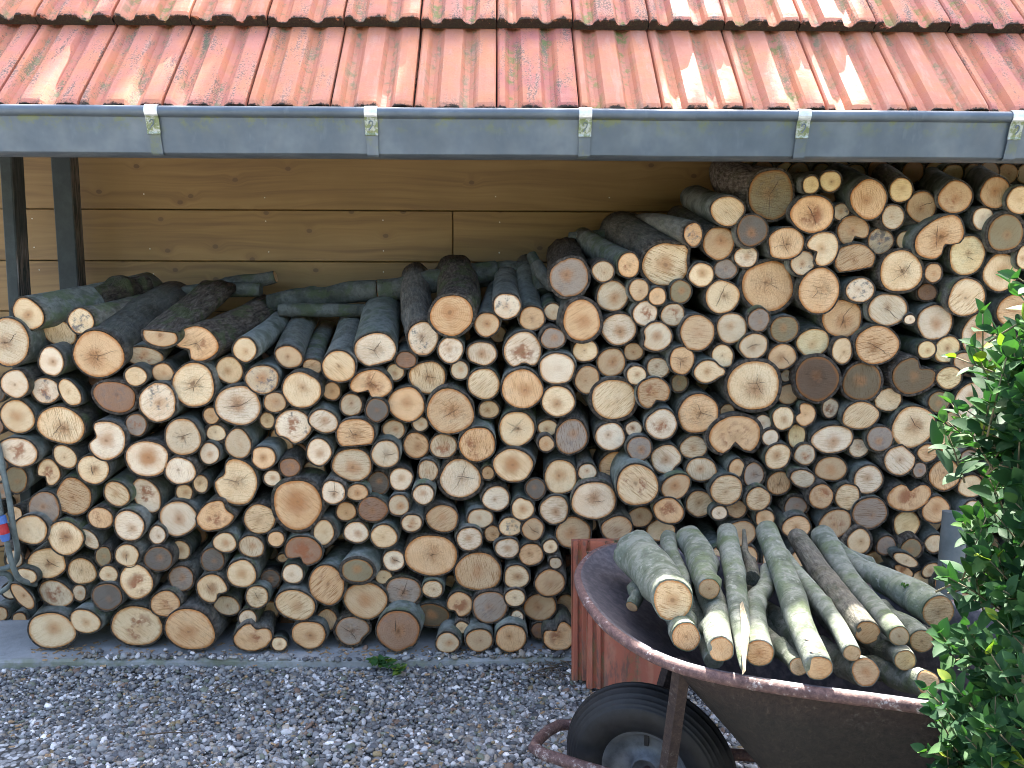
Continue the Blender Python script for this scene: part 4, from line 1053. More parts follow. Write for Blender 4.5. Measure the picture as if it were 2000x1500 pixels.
for ln in LOGS.strip().split('\n'):
    body, lab = ln.split('|'); t = body.split(); recs.append((*map(float, t[:5]), t[5], t[6:], lab))
PY = 2.68
placed = []
stuff_b, stuff_f = [], []
for idx, (px, py, rx, ry, rot, tone, fl, lab) in enumerate(recs):
    rg = random.Random(1000+idx)
    Y = PY+rg.uniform(-.03, .03)+(0.012 if max(rx, ry) < 20 else 0)
    bot = py+max(ry, 1)+3
    if bot > 1254 and py > 1190 and not (px > 1100):
        Y = min(2.72, max(2.625, (Vector(atz(px, bot, SLAB_Z+0.004))).y))
    for f in fl:
        if f.startswith('dy'): Y += float(f[2:])*0.028
    dirv = None; length = None
    for f in fl:
        if f[0] == 'e' and ',' in f:
            ex, ey = map(float, f[1:].split(',')); C = at(px, py, Y); E = at(ex, ey, Y+0.46); dirv = E-C; length = 0.47
    C, bk, fc = log_geo(px, py, rx, ry, rot, tone, fl, rg, Y, dirv, length)
    if lab:
        o = link('log', bark_mesh('log', [(((0, 0, 0), bk), rg.uniform(0, 40))], MAT_BARK), C); tag(o, lab, 'log', 'logs in the firewood stack')
        link('cut_end', face_mesh('cut_end', [((0, 0, 0), fc)]), None, o)
    else:
        stuff_b.append(((C, bk), rg.uniform(0, 40))); stuff_f.append((C, fc))
# dark filler sticks added, set back in the gaps to hide lit wall
fr_ = random.Random(77)
def cover(x, y):                                            # how far inside the closest end a place of the front lies (1 = on its edge)
    best = 99; bi = None
    for q in recs:
        dx, dy = x-q[0], y-q[1]
        if abs(dx) > 90 or abs(dy) > 90: continue
        c_, s_ = math.cos(R(q[4])), math.sin(R(q[4])); a, b = (dx*c_+dy*s_)/(q[2]+4), (-dx*s_+dy*c_)/(q[3]+4); d = math.hypot(a, b)
        if d < best: best = d
    return best
def inside(x, y):
    up = any(abs(q[0]-x) < 45 and y-120 < q[1] < y-6 for q in recs); dn = any(abs(q[0]-x) < 45 and y+6 < q[1] < y+130 for q in recs)
    return up and (dn or y > 1200)
fill = []; tries = 0
while len(fill) < 230 and tries < 30000:
    tries += 1; x = fr_.uniform(-20, 2020); y = fr_.uniform(380, 1245)
    if y < 640 and x < 1130: continue
    if not inside(x, y): continue
    d = cover(x, y)
    if d < 1.0: continue
    if any(math.hypot(x-f[0], y-f[1]) < 22 for f in fill): continue
    fill.append((x, y)); rg = random.Random(5000+tries); r_ = rg.uniform(13, 20)
    C, bk, fc = log_geo(x+rg.uniform(-5, 5), y+rg.uniform(-5, 5), r_*rg.uniform(.85, 1.15), r_, rg.uniform(0, 180), rg.choice('tmbgd'), [], rg, PY+rg.uniform(.16, .30), None, 0.28)
    stuff_b.append(((C, bk), rg.uniform(0, 40))); stuff_f.append((C, fc))
hx = [(x+(row % 2)*26, y) for row, y in enumerate(range(1092, 1290, 46)) for x in range(1150, 1900, 52)]+[(x+(row % 2)*27, y) for row, y in enumerate(range(395, 1290, 47)) for x in range(2040, 2330, 54)]
for k, (x, y) in enumerate(hx):                              # the stack goes on behind the wheelbarrow and beyond the picture's edge
    if y < 1150 and x < 2000 and cover(x, y) < 1.35: continue
    rg = random.Random(7000+k); r_ = rg.uniform(19, 26); C, bk, fc = log_geo(x+rg.uniform(-4, 4), y+rg.uniform(-4, 4), r_, r_*rg.uniform(.9, 1.1), 0, rg.choice('ppwotm'), [], rg, PY+rg.uniform(0, .04), None, 0.46)
    stuff_b.append(((C, bk), rg.uniform(0, 40))); stuff_f.append((C, fc))
for i in range(16):                                          # back row added over the highest logs to cover the lit wall
    rg = random.Random(900+i); x = 1455+i*37+rg.uniform(-6, 6); C, bk, fc = log_geo(x, 336+rg.uniform(-5, 6), 20, 20, 0, rg.choice('tbgm'), [], rg, 2.90+rg.uniform(0, .1), None, 0.34)
    stuff_b.append(((C, bk), rg.uniform(0, 40))); stuff_f.append((C, fc))
so = link('small_firewood', bark_mesh('small_firewood', stuff_b, MAT_BARK)); tag(so, kind='stuff')
so['label'] = 'thinnest logs of the stack, with added filler sticks darkening its gaps'
link('cut_end', face_mesh('cut_end', stuff_f), None, so)

# branches lying crossways on top and behind the stack
def branch(name, pts, rad, mat, label, group, ends=(None, None), nseg=26, rough=0.1, moss=0.4, val=1.0, seed=0, wob=0.012, cat='branch', sides=20):
    """pts: world points; ends: (start, end) = None or (tone, flags, squash)"""
    rg = random.Random(seed+int(pts[0][0]*1000)); P = [Vector(p) for p in pts]
    if len(P) == 3: P = [P[0], (P[0]+P[1])/2, P[1], (P[1]+P[2])/2, P[2]]; rad = [rad[0], (rad[0]+rad[1])/2, rad[1], (rad[1]+rad[2])/2, rad[2]]
    P = [p if i in (0, len(P)-1) else p+Vector((rg.uniform(-1, 1), 0, rg.uniform(-1, 1)))*.0075 for i, p in enumerate(P)]
    def cr(t):
        m = len(P)-1; i = min(int(t*m), m-1); f = t*m-i
        p0, p1, p2, p3 = P[max(i-1, 0)], P[i], P[i+1], P[min(i+2, m)]
        return 0.5*((2*p1)+(p2-p0)*f+(2*p0-5*p1+4*p2-p3)*f*f+(3*p1-p0-3*p2+p3)*f**3)
    V = []; LP = []; F = []; L0 = P[0]; acc = 0; prev = None; u = None; rings = []
    rr = lambda t: rad[min(int(t*(len(rad)-1)), len(rad)-2)]*(1-(t*(len(rad)-1)-min(int(t*(len(rad)-1)), len(rad)-2)))+rad[min(int(t*(len(rad)-1)), len(rad)-2)+1]*(t*(len(rad)-1)-min(int(t*(len(rad)-1)), len(rad)-2))
    kn = [(rg.uniform(.1, .9), rg.uniform(0, 6.28), rg.uniform(.12, .35)) for _ in range(4)]
    for i in range(nseg+1):
        t = i/nseg; c = cr(t); tg = (cr(min(1, t+.02))-cr(max(0, t-.02))).normalized()
        if prev is not None: acc += (c-prev).length
        prev = c
        if u is None: a = Vector((0, 0, 1)); u = (a-tg*a.dot(tg)).normalized()
        else: u = (u-tg*u.dot(tg)).normalized()
        w = tg.cross(u); rings.append((c, tg, u, w))
        for k in range(sides):
            an = 2*math.pi*k/sides; r_ = rr(t)
            r_ *= 1+0.10*noise.noise(Vector((math.cos(an)*1.3+seed, math.sin(an)*1.3, acc*9)))+(0.12*rough*noise.noise(Vector((math.cos(an)*5, math.sin(an)*5+seed, acc*25))))
            for (kt, ka, kk) in kn: r_ *= 1+kk*math.exp(-((t-kt)/0.035)**2-(((an-ka+math.pi) % (2*math.pi)-math.pi)/0.6)**2)
            q = c+u*(math.cos(an)*r_)+w*(math.sin(an)*r_); V.append(q-L0); LP.append((math.cos(an)*r_+seed*1.7, acc, math.sin(an)*r_+seed))
    for i in range(nseg):
        for k in range(sides): F.append((i*sides+k, i*sides+(k+1) % sides, (i+1)*sides+(k+1) % sides, (i+1)*sides+k))
    F.append(tuple(range(sides))[::-1]); F.append(tuple(nseg*sides+k for k in range(sides)))
    me = bpy.data.meshes.new(name); me.from_pydata([tuple(v) for v in V], [], F); me.update(); me.materials.append(mat)
    me.attributes.new('lpos', 'FLOAT_VECTOR', 'POINT').data.foreach_set('vector', [c for q in LP for c in q])
    me.attributes.new('bark', 'FLOAT_VECTOR', 'POINT').data.foreach_set('vector', [c for q in LP for c in (rough, moss, val)])
    me.polygons.foreach_set('use_smooth', [i < len(F)-2 for i in range(len(F))])
    o = link(name, me, L0); tag(o, label, cat, group)
    for e, sgn, ri in ((ends[0], -1, 0), (ends[1], 1, nseg)):
        if not e: continue
        tone, fl = e; c, tg, u, w = rings[ri]; ring = [V[ri*sides+k] for k in range(sides)]
        nrm = tg*sgn; cc = sum(ring, Vector())/sides; Rm = sum((q-cc).length for q in ring)/sides
        ax = Vector((nrm.y, -nrm.x, 0)).normalized() if abs(nrm.z) < .99 else Vector((1, 0, 0)); ay = nrm.cross(ax)
        FV = [cc+nrm*0.001]; UVs = [(0, 0)]; FR = [0]
        for q in (.4, .75, .93, 1.0):
            for p in ring:
                d = (p-cc)*(0.93*q); v = cc+d+nrm*(0.0012 if q < 1 else 0.0006)+nrm*(0.003*noise.noise(v_*40+Vector((seed, 0, 0))) if (v_ := cc+d) and 'Z' in fl else 0)
                FV.append(v); UVs.append((d.dot(ax)/Rm, d.dot(ay)/Rm)); FR.append(q)
        FF = [(0, 1+k, 1+(k+1) % sides) for k in range(sides)]
        for a in range(3):
            for k in range(sides): FF.append((1+a*sides+k, 1+(a+1)*sides+k, 1+(a+1)*sides+(k+1) % sides, 1+a*sides+(k+1) % sides))
        if sgn < 0: FF = [f[::-1] for f in FF]
        base = TONES[tone]
        fa = ((.6 if 'H' in fl else .1), (0.7 if 'K' in fl else .1), (0.9 if 'S' in fl else .3)); fb = ((.8 if 'X' in fl else .05), (.8 if 'R' in fl else .1), rg.uniform(0.3, 2.4))
        fm = face_mesh('cut_end', [((0, 0, 0), ([tuple(v) for v in FV], FF, UVs, FR, base, fa, fb, (.3, .2), (rg.uniform(0, 50), rg.uniform(0, 50))))])
        # lpos of the face must follow the face plane
        fm.attributes['lpos'].data.foreach_set('vector', [c for (uu, vv) in UVs for c in (uu*Rm+seed, 3.3+seed, vv*Rm)])
        ce = link('cut_end', fm, None, o)
    return o
def pxpath(pp): return [at(x, y, Y) for x, y, Y in pp]
def prad(pp, rr_): return [scale_at(at(x, y, Y))*r_ for (x, y, Y), r_ in zip(pp, rr_)]
TOPG = 'loose branches lying across the back of the stack'
for i, (pp, rr_, ro, lab, en) in enumerate([
    ([(190, 585, 2.92), (235, 566, 3.02), (288, 562, 3.12)], [24, 29, 22], 1.0, 'short fat furrowed brown log piece lying behind the uppermost log', (None, None)),
    ([(298, 577, 3.14), (380, 573, 3.14), (510, 566, 3.14)], [15, 15, 14], .1, 'thin smooth grey branch lying level behind the shaggy split log', (None, None)),
    ([(395, 572, 3.2), (470, 552, 3.2), (538, 540, 3.2)], [16, 15, 12], .3, 'dark branch tilted up to its free end against the pine boards', (None, ('t', []))),
    ([(525, 593, 3.1), (640, 578, 3.1), (738, 568, 3.1)], [17, 19, 22], .15, 'long dark branch rising gently towards the orange broken end', (None, None)),
    ([(545, 606, 3.0), (620, 604, 3.0), (735, 606, 3.0)], [12, 14, 12], .1, 'lower dark green branch lying level under the longer one', (None, None)),
    ([(740, 568, 3.07), (800, 558, 3.07), (880, 545, 3.07), (970, 530, 3.1)], [22, 22, 22, 22], .3, 'thick dark branch with an orange broken end facing the posts', (('o', ['Z', 'S']), None)),
    ([(930, 538, 3.12), (990, 528, 3.12), (1040, 530, 3.1)], [24, 22, 18], .2, 'curved dark branch end behind the big orange top log', (None, None)),
    ([(1038, 498, 3.0), (1050, 530, 2.95), (1058, 570, 2.9)], [10, 13, 14], .2, 'reddish forked stick poking up beside the grey stump', (('b', ['R']), None)),
    ([(1048, 515, 2.86), (1075, 552, 2.80), (1092, 545, 2.75)], [11, 15, 13], .4, 'mossy green stub leaning against the grey stump', (None, None)),
    ([(1112, 465, 3.15), (1170, 460, 3.12), (1230, 462, 3.1)], [11, 12, 12], .1, 'thin dark branch lying flat behind the top step of logs', (None, None)),
    ([(1193, 440, 3.1), (1230, 455, 3.08), (1275, 470, 3.05)], [9, 15, 16], .6, 'dark reddish broken stick end between two barrels on the step', (('o', ['Z']), None)),
]):
    branch('branch', pxpath(pp), prad(pp, rr_), MAT_BARK, lab, TOPG, en, rough=ro, moss=.5, val=.62, seed=i+1)
# ------------------------------------------------------------------ clay tiles leaning on the stack
def leaning_tile(px, Y0, w, h, lean, seed, label):
    P0 = [(0.0, 0.0), (0.004, 0.010), (0.016, 0.010), (0.019, 0.002), (0.028, 0.002), (0.031, 0.011), (0.041, 0.011), (0.045, 0.002), (0.052, 0.002), (0.056, 0.014), (0.075, 0.022), (0.095, 0.024), (0.112, 0.018),
          (0.125, 0.006), (0.145, 0.002), (0.160, 0.006), (0.172, 0.020), (0.195, 0.026), (0.222, 0.024), (0.232, 0.012), (0.236, 0.0)]
    T_ = [0, 0.004, 0.012, 0.05, 0.15, 0.3, h-0.03, h-0.012, h]; V = []; F = []; n = len(P0); m = len(T_); dp = []
    for t in T_:
        for (x, y) in P0:
            low = t < 0.015 and x < 0.05
            V.append((x*w/0.236, -(y+(0.012 if t >= h-0.013 and t < h+1 and t > h-0.02 else 0)), t+(0.018 if low else 0))); dp.append((0.75 if y < 0.007 else 0.1, 0.55 if t > h-0.02 else 0.0, 0.3))
    for i in range(m-1):
        for j in range(n-1): F.append((i*n+j, i*n+j+1, (i+1)*n+j+1, (i+1)*n+j))
    b = len(V)
    for t in (T_[0], T_[-1]):
        for (x, y) in P0: V.append((x*w/0.236, 0.014, t+(0.018 if t == 0 and x < .05 else 0))); dp.append((0.3, 0.5, 0.3))
    for j in range(n-1): F += [(j+1, j, b+j, b+j+1), ((m-1)*n+j, (m-1)*n+j+1, b+n+j+1, b+n+j), (b+j+1, b+j, b+n+j, b+n+j+1)]
    F += [(0, (m-1)*n, b+n, b), (n-1, b+n-1, b+2*n-1, (m-1)*n+n-1)]
    o = mesh_obj('clay_roof_tile', V, F, MAT_TILE_SHADE, smooth=True); o.data.attributes.new('deep', 'FLOAT_VECTOR', 'POINT').data.foreach_set('vector', [c for q in dp for c in q])
    es = o.modifiers.new('e', 'EDGE_SPLIT'); es.split_angle = R(50)
    g_ = atz(px, 1342, 0.0); o.location = (at(px, 1340, Y0).x, Y0, 0.006); o.rotation_euler = (-lean, 0, R(1)); tag(o, label, 'roof tile', 'clay tiles leaning on the stack'); return o
leaning_tile(1117, 2.475, 0.25, 0.455, R(9), 1, 'rear reddish clay tile leaning on the stack, its ribbed edge showing')
leaning_tile(1146, 2.425, 0.235, 0.435, R(8), 2, 'front reddish clay tile leaning on the stack behind the wheelbarrow wheel')

# ------------------------------------------------------------------ wheelbarrow
TH_ = math.atan2(-0.442, 0.897); BU = Vector((math.cos(TH_), math.sin(TH_), 0)); BS = Vector((-BU.y, BU.x, 0)); BZ = Vector((0, 0, 1))
hub = Vector((0.352, 1.80, 0.2))
def bw(u, s, z): return Vector((hub.x, hub.y, 0))+BU*u+BS*s+BZ*z
def worn(o, f):
    a = o.data.attributes.new('worn', 'FLOAT', 'POINT'); a.data.foreach_set('value', [f(v.co) for v in o.data.vertices])
barrow = empty('wheelbarrow', tuple(bw(0.4, 0, 0))); tag(barrow, 'rusty steel wheelbarrow with black tyre, heaped with smooth grey branches', 'wheelbarrow')
bo = barrow.location.copy()
def bch(o): o.parent = barrow; o.location = Vector(o.location)-bo; return o
# near rim in pixels -> real points at rim height, then mirrored across the barrow's axis
rim_px = [(1138, 1108), (1134, 1132), (1150, 1172), (1190, 1220), (1260, 1268), (1340, 1301), (1450, 1325), (1600, 1348), (1750, 1367), (1900, 1390)]
RZ = 0.585
OUT = [(-.215, .16), (-.209, .095), (-.186, .02), (-.127, -.083), (-.046, -.182), (.052, -.256), (.142, -.290), (.246, -.292), (.375, -.276), (.499, -.253), (.616, -.238), (.74, -.222), (.80, -.18), (.82, 0), (.80, .18), (.74, .225), (.61, .249), (.45, .27), (.3, .285), (.1, .3), (-.05, .312), (-.14, .305), (-.188, .272), (-.212, .215)]
def closed(P, per):
    o_ = []; m_ = len(P)
    for j in range(m_):
        p0, p1, p2, p3 = (Vector(P[(j+k) % m_]) for k in (-1, 0, 1, 2))
        for i in range(per):
            f = i/per; o_.append(0.5*((2*p1)+(p2-p0)*f+(2*p0-5*p1+4*p2-p3)*f*f+(3*p1-p0-3*p2+p3)*f**3))
    return o_
OC = closed(OUT, 3); CU = 0.45
def ringat(sf, sbk, sw, dz, grow=0.0):
    r_ = []
    for p in OC:
        u = CU+(p.x-CU)*(sf if p.x < CU else sbk); s_ = p.y*sw
        if grow: c_ = Vector((p.x-0.3, p.y)).normalized(); u += c_.x*grow; s_ += c_.y*grow
        r_.append(bw(u, s_, 0.585+dz))
    return r_
rings = [ringat(1, 1, 1, -.008, .004), ringat(1, 1, 1, 0, .004), ringat(1, 1, 1, .004, -.006), ringat(1, 1, 1, -.004, -.018), ringat(.70, .95, .90, -.085), ringat(.50, .88, .79, -.19), ringat(.30, .78, .66, -.30)]
n = len(rings[0]); V = [p for r_ in rings for p in r_]; F = []
for i in range(len(rings)-1):
    for k in range(n): F.append((i*n+k, i*n+(k+1) % n, (i+1)*n+(k+1) % n, (i+1)*n+k))
F.append(tuple((len(rings)-1)*n+k for k in range(n)))
tray = mesh_obj('tray', V, F, [MAT_TUBIN, MAT_RUST]); worn(tray, lambda c: 0.0); 
inner = 4*n
tray.data.attributes['worn'].data.foreach_set('value', [1.0 if i < inner-n else 0.25 if i < inner else 0.0 for i in range(len(V))])
sd = tray.modifiers.new('t', 'SOLIDIFY'); sd.thickness = 0.004; sd.offset = 0; sd.material_offset = 1; sd.material_offset_rim = 1; bch(tray)
# outside skin of the rolled rim
rt = MB(); ring = ringat(1, 1, 1, -.005, .002); rt.tube(ring+[ring[0]], 0.0115, 10, caps=False); o = rt.build('rim', MAT_RUST, smooth=True); worn(o, lambda c: 1.0); bch(o)
# wheel
def lathe(prof_, c, ax, n=56):
    V = []; F = []; m = len(prof_); e1 = BZ; e2 = ax.cross(e1)
    for k in range(n):
        a = 2*math.pi*k/n
        for (r_, s_) in prof_: V.append(c+(e1*math.cos(a)+e2*math.sin(a))*r_+ax*s_)
    for k in range(n):
        for j in range(m-1): F.append((k*m+j, k*m+j+1, ((k+1) % n)*m+j+1, ((k+1) % n)*m+j))
    return V, F
wc = Vector(bw(0.012, -0.045, 0.201))
tp = [(0.100, -0.034), (0.108, -0.041), (0.122, -0.047), (0.140, -0.049), (0.155, -0.047)]
for r_, s_ in ((0.158, -0.0455), (0.161, -0.0445), (0.1615, -0.0425), (0.166, -0.041), (0.1685, -0.0395), (0.169, -0.037), (0.1745, -0.0345), (0.1765, -0.0325), (0.177, -0.029), (0.183, -0.0255), (0.185, -0.0235), (0.1855, -0.0195), (0.192, -0.014), (0.1935, -0.011), (0.191, -0.008), (0.1975, -0.004), (0.199, 0)): tp.append((r_, s_))
tp = tp+[(r_, -s_) for r_, s_ in tp[::-1][1:]]
V, F = lathe(tp, wc, BS); wheel = mesh_obj('wheel', V, F, MAT_RUBBER); bch(wheel)
rp = [(0.0, -0.012), (0.028, -0.012), (0.03, -0.03), (0.034, -0.03), (0.036, -0.010), (0.060, -0.004), (0.082, -0.012), (0.090, -0.026), (0.100, -0.034), (0.106, -0.037), (0.108, -0.034), (0.102, -0.026), (0.096, 0), (0.102, 0.026), (0.1, 0.034), (0.09, 0.026), (0.06, 0.01), (0, 0.012)]
V, F = lathe(rp, wc, BS); rimo = mesh_obj('wheel_rim', V, F, MAT_RIM); rimo.parent = wheel
ax_ = MB().tube([wc-BS*0.13, wc+BS*0.13], 0.009, 12); ao = ax_.build('axle', MAT_RUST, smooth=True); worn(ao, lambda c: .5); bch(ao)
# valve hole
vh = MB().box(tuple(wc+BZ*0.070-BS*0.012+BU*-0.004), (0.010, 0.006, 0.026), rot=Matrix.Rotation(TH_, 3, 'Z')); vo = vh.build('valve', MAT_RUBBER); vo.parent = wheel
# frame: one bent tube round the wheel, running back to the handles
FZ = 0.212
fr = [(1.45, -0.24, 0.62), (1.15, -0.235, 0.55), (0.90, -0.22, 0.40), (0.62, -0.185, 0.262), (0.40, -0.15, 0.246), (0.15, -0.125, 0.240), (-0.10, -0.115, 0.232), (-0.205, -0.105, 0.230), (-0.240, -0.080, 0.222), (-0.250, -0.03, 0.212), (-0.250, 0.03, 0.202), (-0.240, 0.075, 0.195), (-0.205, 0.100, 0.192), (-0.10, 0.112, 0.192), (0.15, 0.12, 0.20), (0.40, 0.15, 0.232), (0.62, 0.185, 0.27), (0.90, 0.22, 0.40), (1.15, 0.235, 0.55), (1.45, 0.24, 0.62)]
fb = MB().tube([bw(q[0], q[1]-0.036*(1 if q[0] < .5 else .3), q[2]-0.004) for q in fr], 0.0135, 12); fo = fb.build('frame', MAT_RUST, smooth=True); worn(fo, lambda c: 0.9); bch(fo)
for sgn in (-1, 1):
    m = MB(); p0 = bw(0.078 if sgn < 0 else -0.02, -0.162 if sgn < 0 else 0.1, 0.225); p1 = atz(1326, 1302, 0.570)+BS*0.03 if sgn < 0 else bw(0.05, 0.11, 0.53)
    m.tube([p0, p1], 0.0175, 4, flat=0.6, upref=BU); so_ = m.build('stay', MAT_RUST); worn(so_, lambda c: 0.22); bch(so_)
    m = MB(); m.tube([bw(0.78, sgn*0.2, 0.34), bw(0.80, sgn*0.22, 0.0)], 0.012, 8); lo = m.build('leg', MAT_RUST, smooth=True); worn(lo, lambda c: 0.5); bch(lo)

# ------------------------------------------------------------------ branches heaped in the wheelbarrow
LG = 'branches heaped in the wheelbarrow'
loads = [
 ([(1243, 1075, 1.99), (1270, 1115, 1.84), (1314, 1172, 1.60)], [38, 40, 38], 'thickest pale branch lying topmost at the front lip, clean sawn end', (None, ('p', ['S', 'H'])), .05),
 ([(1345, 1052, 2.02), (1372, 1095, 1.84), (1385, 1150, 1.66)], [25, 27, 20], 'bent pale branch with a tiny dark cut stub, next to the thickest one', (None, ('t', ['X'])), .05),
 ([(1306, 1050, 2.05), (1320, 1110, 1.85), (1335, 1160, 1.74)], [15, 17, 16], 'thin upright branch squeezed between the thickest branch and the bent one', (None, None), .1),
 ([(1378, 1135, 1.80), (1398, 1200, 1.65), (1408, 1268, 1.46)], [22, 25, 24], 'green-grey branch with a torn wedge-shaped lower end', (None, ('t', ['Z'])), .1),
 ([(1420, 1040, 1.98), (1438, 1120, 1.78), (1452, 1220, 1.55), (1449, 1305, 1.385)], [19, 20, 18, 3], 'branch ending in a long white splintered spike over the rim', (None, None), .05),
 ([(1500, 1112, 1.85), (1482, 1180, 1.70), (1484, 1275, 1.455)], [14, 18, 26], 'forked pale branch with a brown oval end just inside the rim', (None, ('o', ['S', 'H'])), .05),
 ([(1453, 1035, 2.0), (1460, 1085, 1.9), (1468, 1130, 1.8)], [3, 8, 15], 'flat grey splinter of bark standing up from the heap', (None, None), .6),
 ([(1498, 1037, 2.0), (1545, 1165, 1.68), (1600, 1305, 1.40)], [20, 24, 25], 'long straight pale branch with two pruning scars, ending at the rim', (None, ('t', ['Z'])), .03),
 ([(1530, 1082, 1.92), (1600, 1175, 1.70), (1664, 1276, 1.46)], [12, 17, 16], 'slim smooth blue-grey branch with a small frayed yellow end', (None, ('p', ['Z', 'S'])), .03),
 ([(1556, 1048, 2.03), (1610, 1125, 1.84), (1694, 1236, 1.53)], [17, 22, 23], 'branch with split brown bark and a frayed orange-fringed end', (None, ('t', ['Z', 'S'])), .7),
 ([(1606, 1046, 2.06), (1665, 1135, 1.82), (1756, 1243, 1.53)], [21, 20, 19], 'long knobbly pale branch with a grey round end, crossing the heap', (None, ('m', [])), .03),
 ([(1640, 1082, 2.02), (1735, 1138, 1.84), (1832, 1194, 1.66)], [18, 25, 33], 'thick pale branch with a green shoot, its scored end by the hedge', (None, ('p', ['S', 'K'])), .03),
 ([(1618, 1048, 2.1), (1690, 1102, 1.98), (1740, 1140, 1.9)], [9, 11, 12], 'thin blue-grey branch lying furthest back on the heap', (None, None), .05),
 ([(1720, 1188, 1.78), (1765, 1222, 1.68), (1800, 1252, 1.58)], [19, 21, 22], 'blue-grey branch with a scored oval end under the thick one', (None, ('p', ['S'])), .05),
 ([(1680, 1240, 1.68), (1725, 1268, 1.60), (1768, 1290, 1.50)], [19, 20, 20], 'dark mossy short branch with a bright frayed end', (None, ('y', ['Z', 'S'])), .35),
 ([(1600, 1265, 1.66), (1650, 1290, 1.56), (1690, 1312, 1.45)], [24, 26, 26], 'dark-barked thick piece low in the heap with a tan oval end', (None, ('t', ['H'])), .4),
 ([(1690, 1305, 1.62), (1760, 1322, 1.54), (1812, 1334, 1.45)], [23, 23, 23], 'smooth dark grey branch lying lowest along the rim by the hedge', (None, ('p', ['Z', 'S'])), .1),
 ([(1490, 1195, 1.84), (1540, 1235, 1.72), (1580, 1275, 1.62)], [22, 22, 22], 'blue-grey branch half buried beneath the long straight one', (None, None), .05),
 ([(1490, 1235, 1.66), (1525, 1272, 1.56), (1560, 1302, 1.455)], [15, 16, 17], 'pinkish slim branch with a pale end just inside the rim', (None, ('p', ['S'])), .1),
 ([(1322, 1195, 1.74), (1330, 1215, 1.66), (1340, 1243, 1.535)], [22, 24, 27], 'short pale piece with a brown striped end under the thickest branch', (None, ('o', ['S'])), .05),
 ([(1250, 1140, 1.86), (1240, 1165, 1.80), (1234, 1185, 1.76)], [14, 13, 12], 'small green side stub poking below the thickest branch', (None, ('t', ['Z'])), .1),
 ([(1770, 1228, 1.80), (1815, 1243, 1.74), (1850, 1254, 1.69)], [14, 15, 15], 'thin dark branch with an orange end deep behind the hedge leaves', (None, ('o', ['Z'])), .2),
 ([(1340, 1150, 1.85), (1370, 1230, 1.66), (1395, 1290, 1.52)], [18, 20, 18], 'shaded branch at the bottom of the heap behind the rim', (None, None), .1),
 ([(1440, 1140, 1.95), (1510, 1240, 1.75), (1600, 1290, 1.62)], [26, 28, 28], 'thick shaded branch buried in the middle of the heap', (None, None), .2),
 ([(1560, 1130, 1.98), (1650, 1220, 1.8), (1720, 1290, 1.66)], [26, 28, 26], 'thick shaded branch buried beside the brown-barked one', (None, None), .2),
]
for i, (pp, rr_, lab, en, ro) in enumerate(loads):
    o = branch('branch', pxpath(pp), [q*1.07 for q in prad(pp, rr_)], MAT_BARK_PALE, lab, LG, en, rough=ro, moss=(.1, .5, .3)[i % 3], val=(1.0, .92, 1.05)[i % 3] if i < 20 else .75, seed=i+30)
    if 'spike' in lab:                                       # bare white splinter at its tip
        m = MB(); P = [at(1446, 1180, 1.60), at(1455, 1230, 1.50), at(1452, 1270, 1.42), at(1451, 1316, 1.345)]
        V = []; F = []
        for j, (p, w_, d_) in enumerate(zip(P, (0.003, 0.0085, 0.0065, 0.0008), (0.002, 0.008, 0.005, 0.001))):
            V += [p+Vector((-w_, -0.006, 0.004)), p+Vector((w_*0.2, -0.013, 0.012-d_*0.2)), p+Vector((w_, -0.004, 0.004)), p+Vector((0, 0.004, -0.004))]
        for j in range(3):
            for k in range(4): F.append((j*4+k, j*4+(k+1) % 4, (j+1)*4+(k+1) % 4, (j+1)*4+k))
        so2 = mesh_obj('splinter', V, F, MAT_SPLINT, smooth=False); so2.parent = o; so2.location = -Vector(o.location)
# scars and green shoots of single branches
def by_label(s): return next(o for o in bpy.data.objects if s in str(o.get('label', '')))
sh_leaf = []
st = by_label('two pruning scars'); m = MB()
for px, py, rx_, ry_ in ((1581, 1247, 9, 8), (1592, 1271, 11, 8)):
    for k in range(1):
        Yg = 1.56 if py < 1260 else 1.515
        c = at(px, py, Yg); hit = None
        # find the branch surface along the camera ray
        dd = (c-EYE).normalized(); ok, hp, hn, fi = st.ray_cast(EYE-st.location, dd)
        if ok:
            hp += st.location; a1 = Vector((1, 0, 0)); a1 = (a1-hn*a1.dot(hn)).normalized(); a2 = hn.cross(a1); s_ = scale_at(hp); vs_ = [hp+hn*0.0012]
            for q in range(12): an = q/12*6.283; vs_.append(hp+hn*0.0004+a1*(math.cos(an)*rx_*s_)+a2*(math.sin(an)*ry_*s_))
            m.add(vs_, [(0, 1+q, 1+(q+1) % 12) for q in range(12)])
if m.v: so3 = m.build('scar', simple('scar_wood', (0.34, 0.20, 0.15), 0.8)); so3.parent = st; so3.location = -Vector(st.location)

# ------------------------------------------------------------------ grey round stake standing in front of the stack
sk = MB(); b_ = atz(1850, 1330, 0.0); Y = 2.46; tp_ = at(1866, 1000, Y+0.03); bt = at(1852, 1165, Y); dz = (tp_-bt)/(tp_.z-bt.z); bs = bt-dz*bt.z
sk.tube([bs.lerp(tp_, i/10)+Vector((0.003*noise.noise(Vector((i, 0, 0))), 0, 0)) for i in range(11)], [0.038*(1-0.004*i) for i in range(11)], 20)
so4 = sk.build('stake', MAT_STAKE, smooth=True); so4.location = (0, 0, 0); tag(so4, 'smooth grey round stake standing upright between the stack and the hedge', 'stake')
es = so4.modifiers.new('e', 'EDGE_SPLIT'); es.split_angle = R(50)

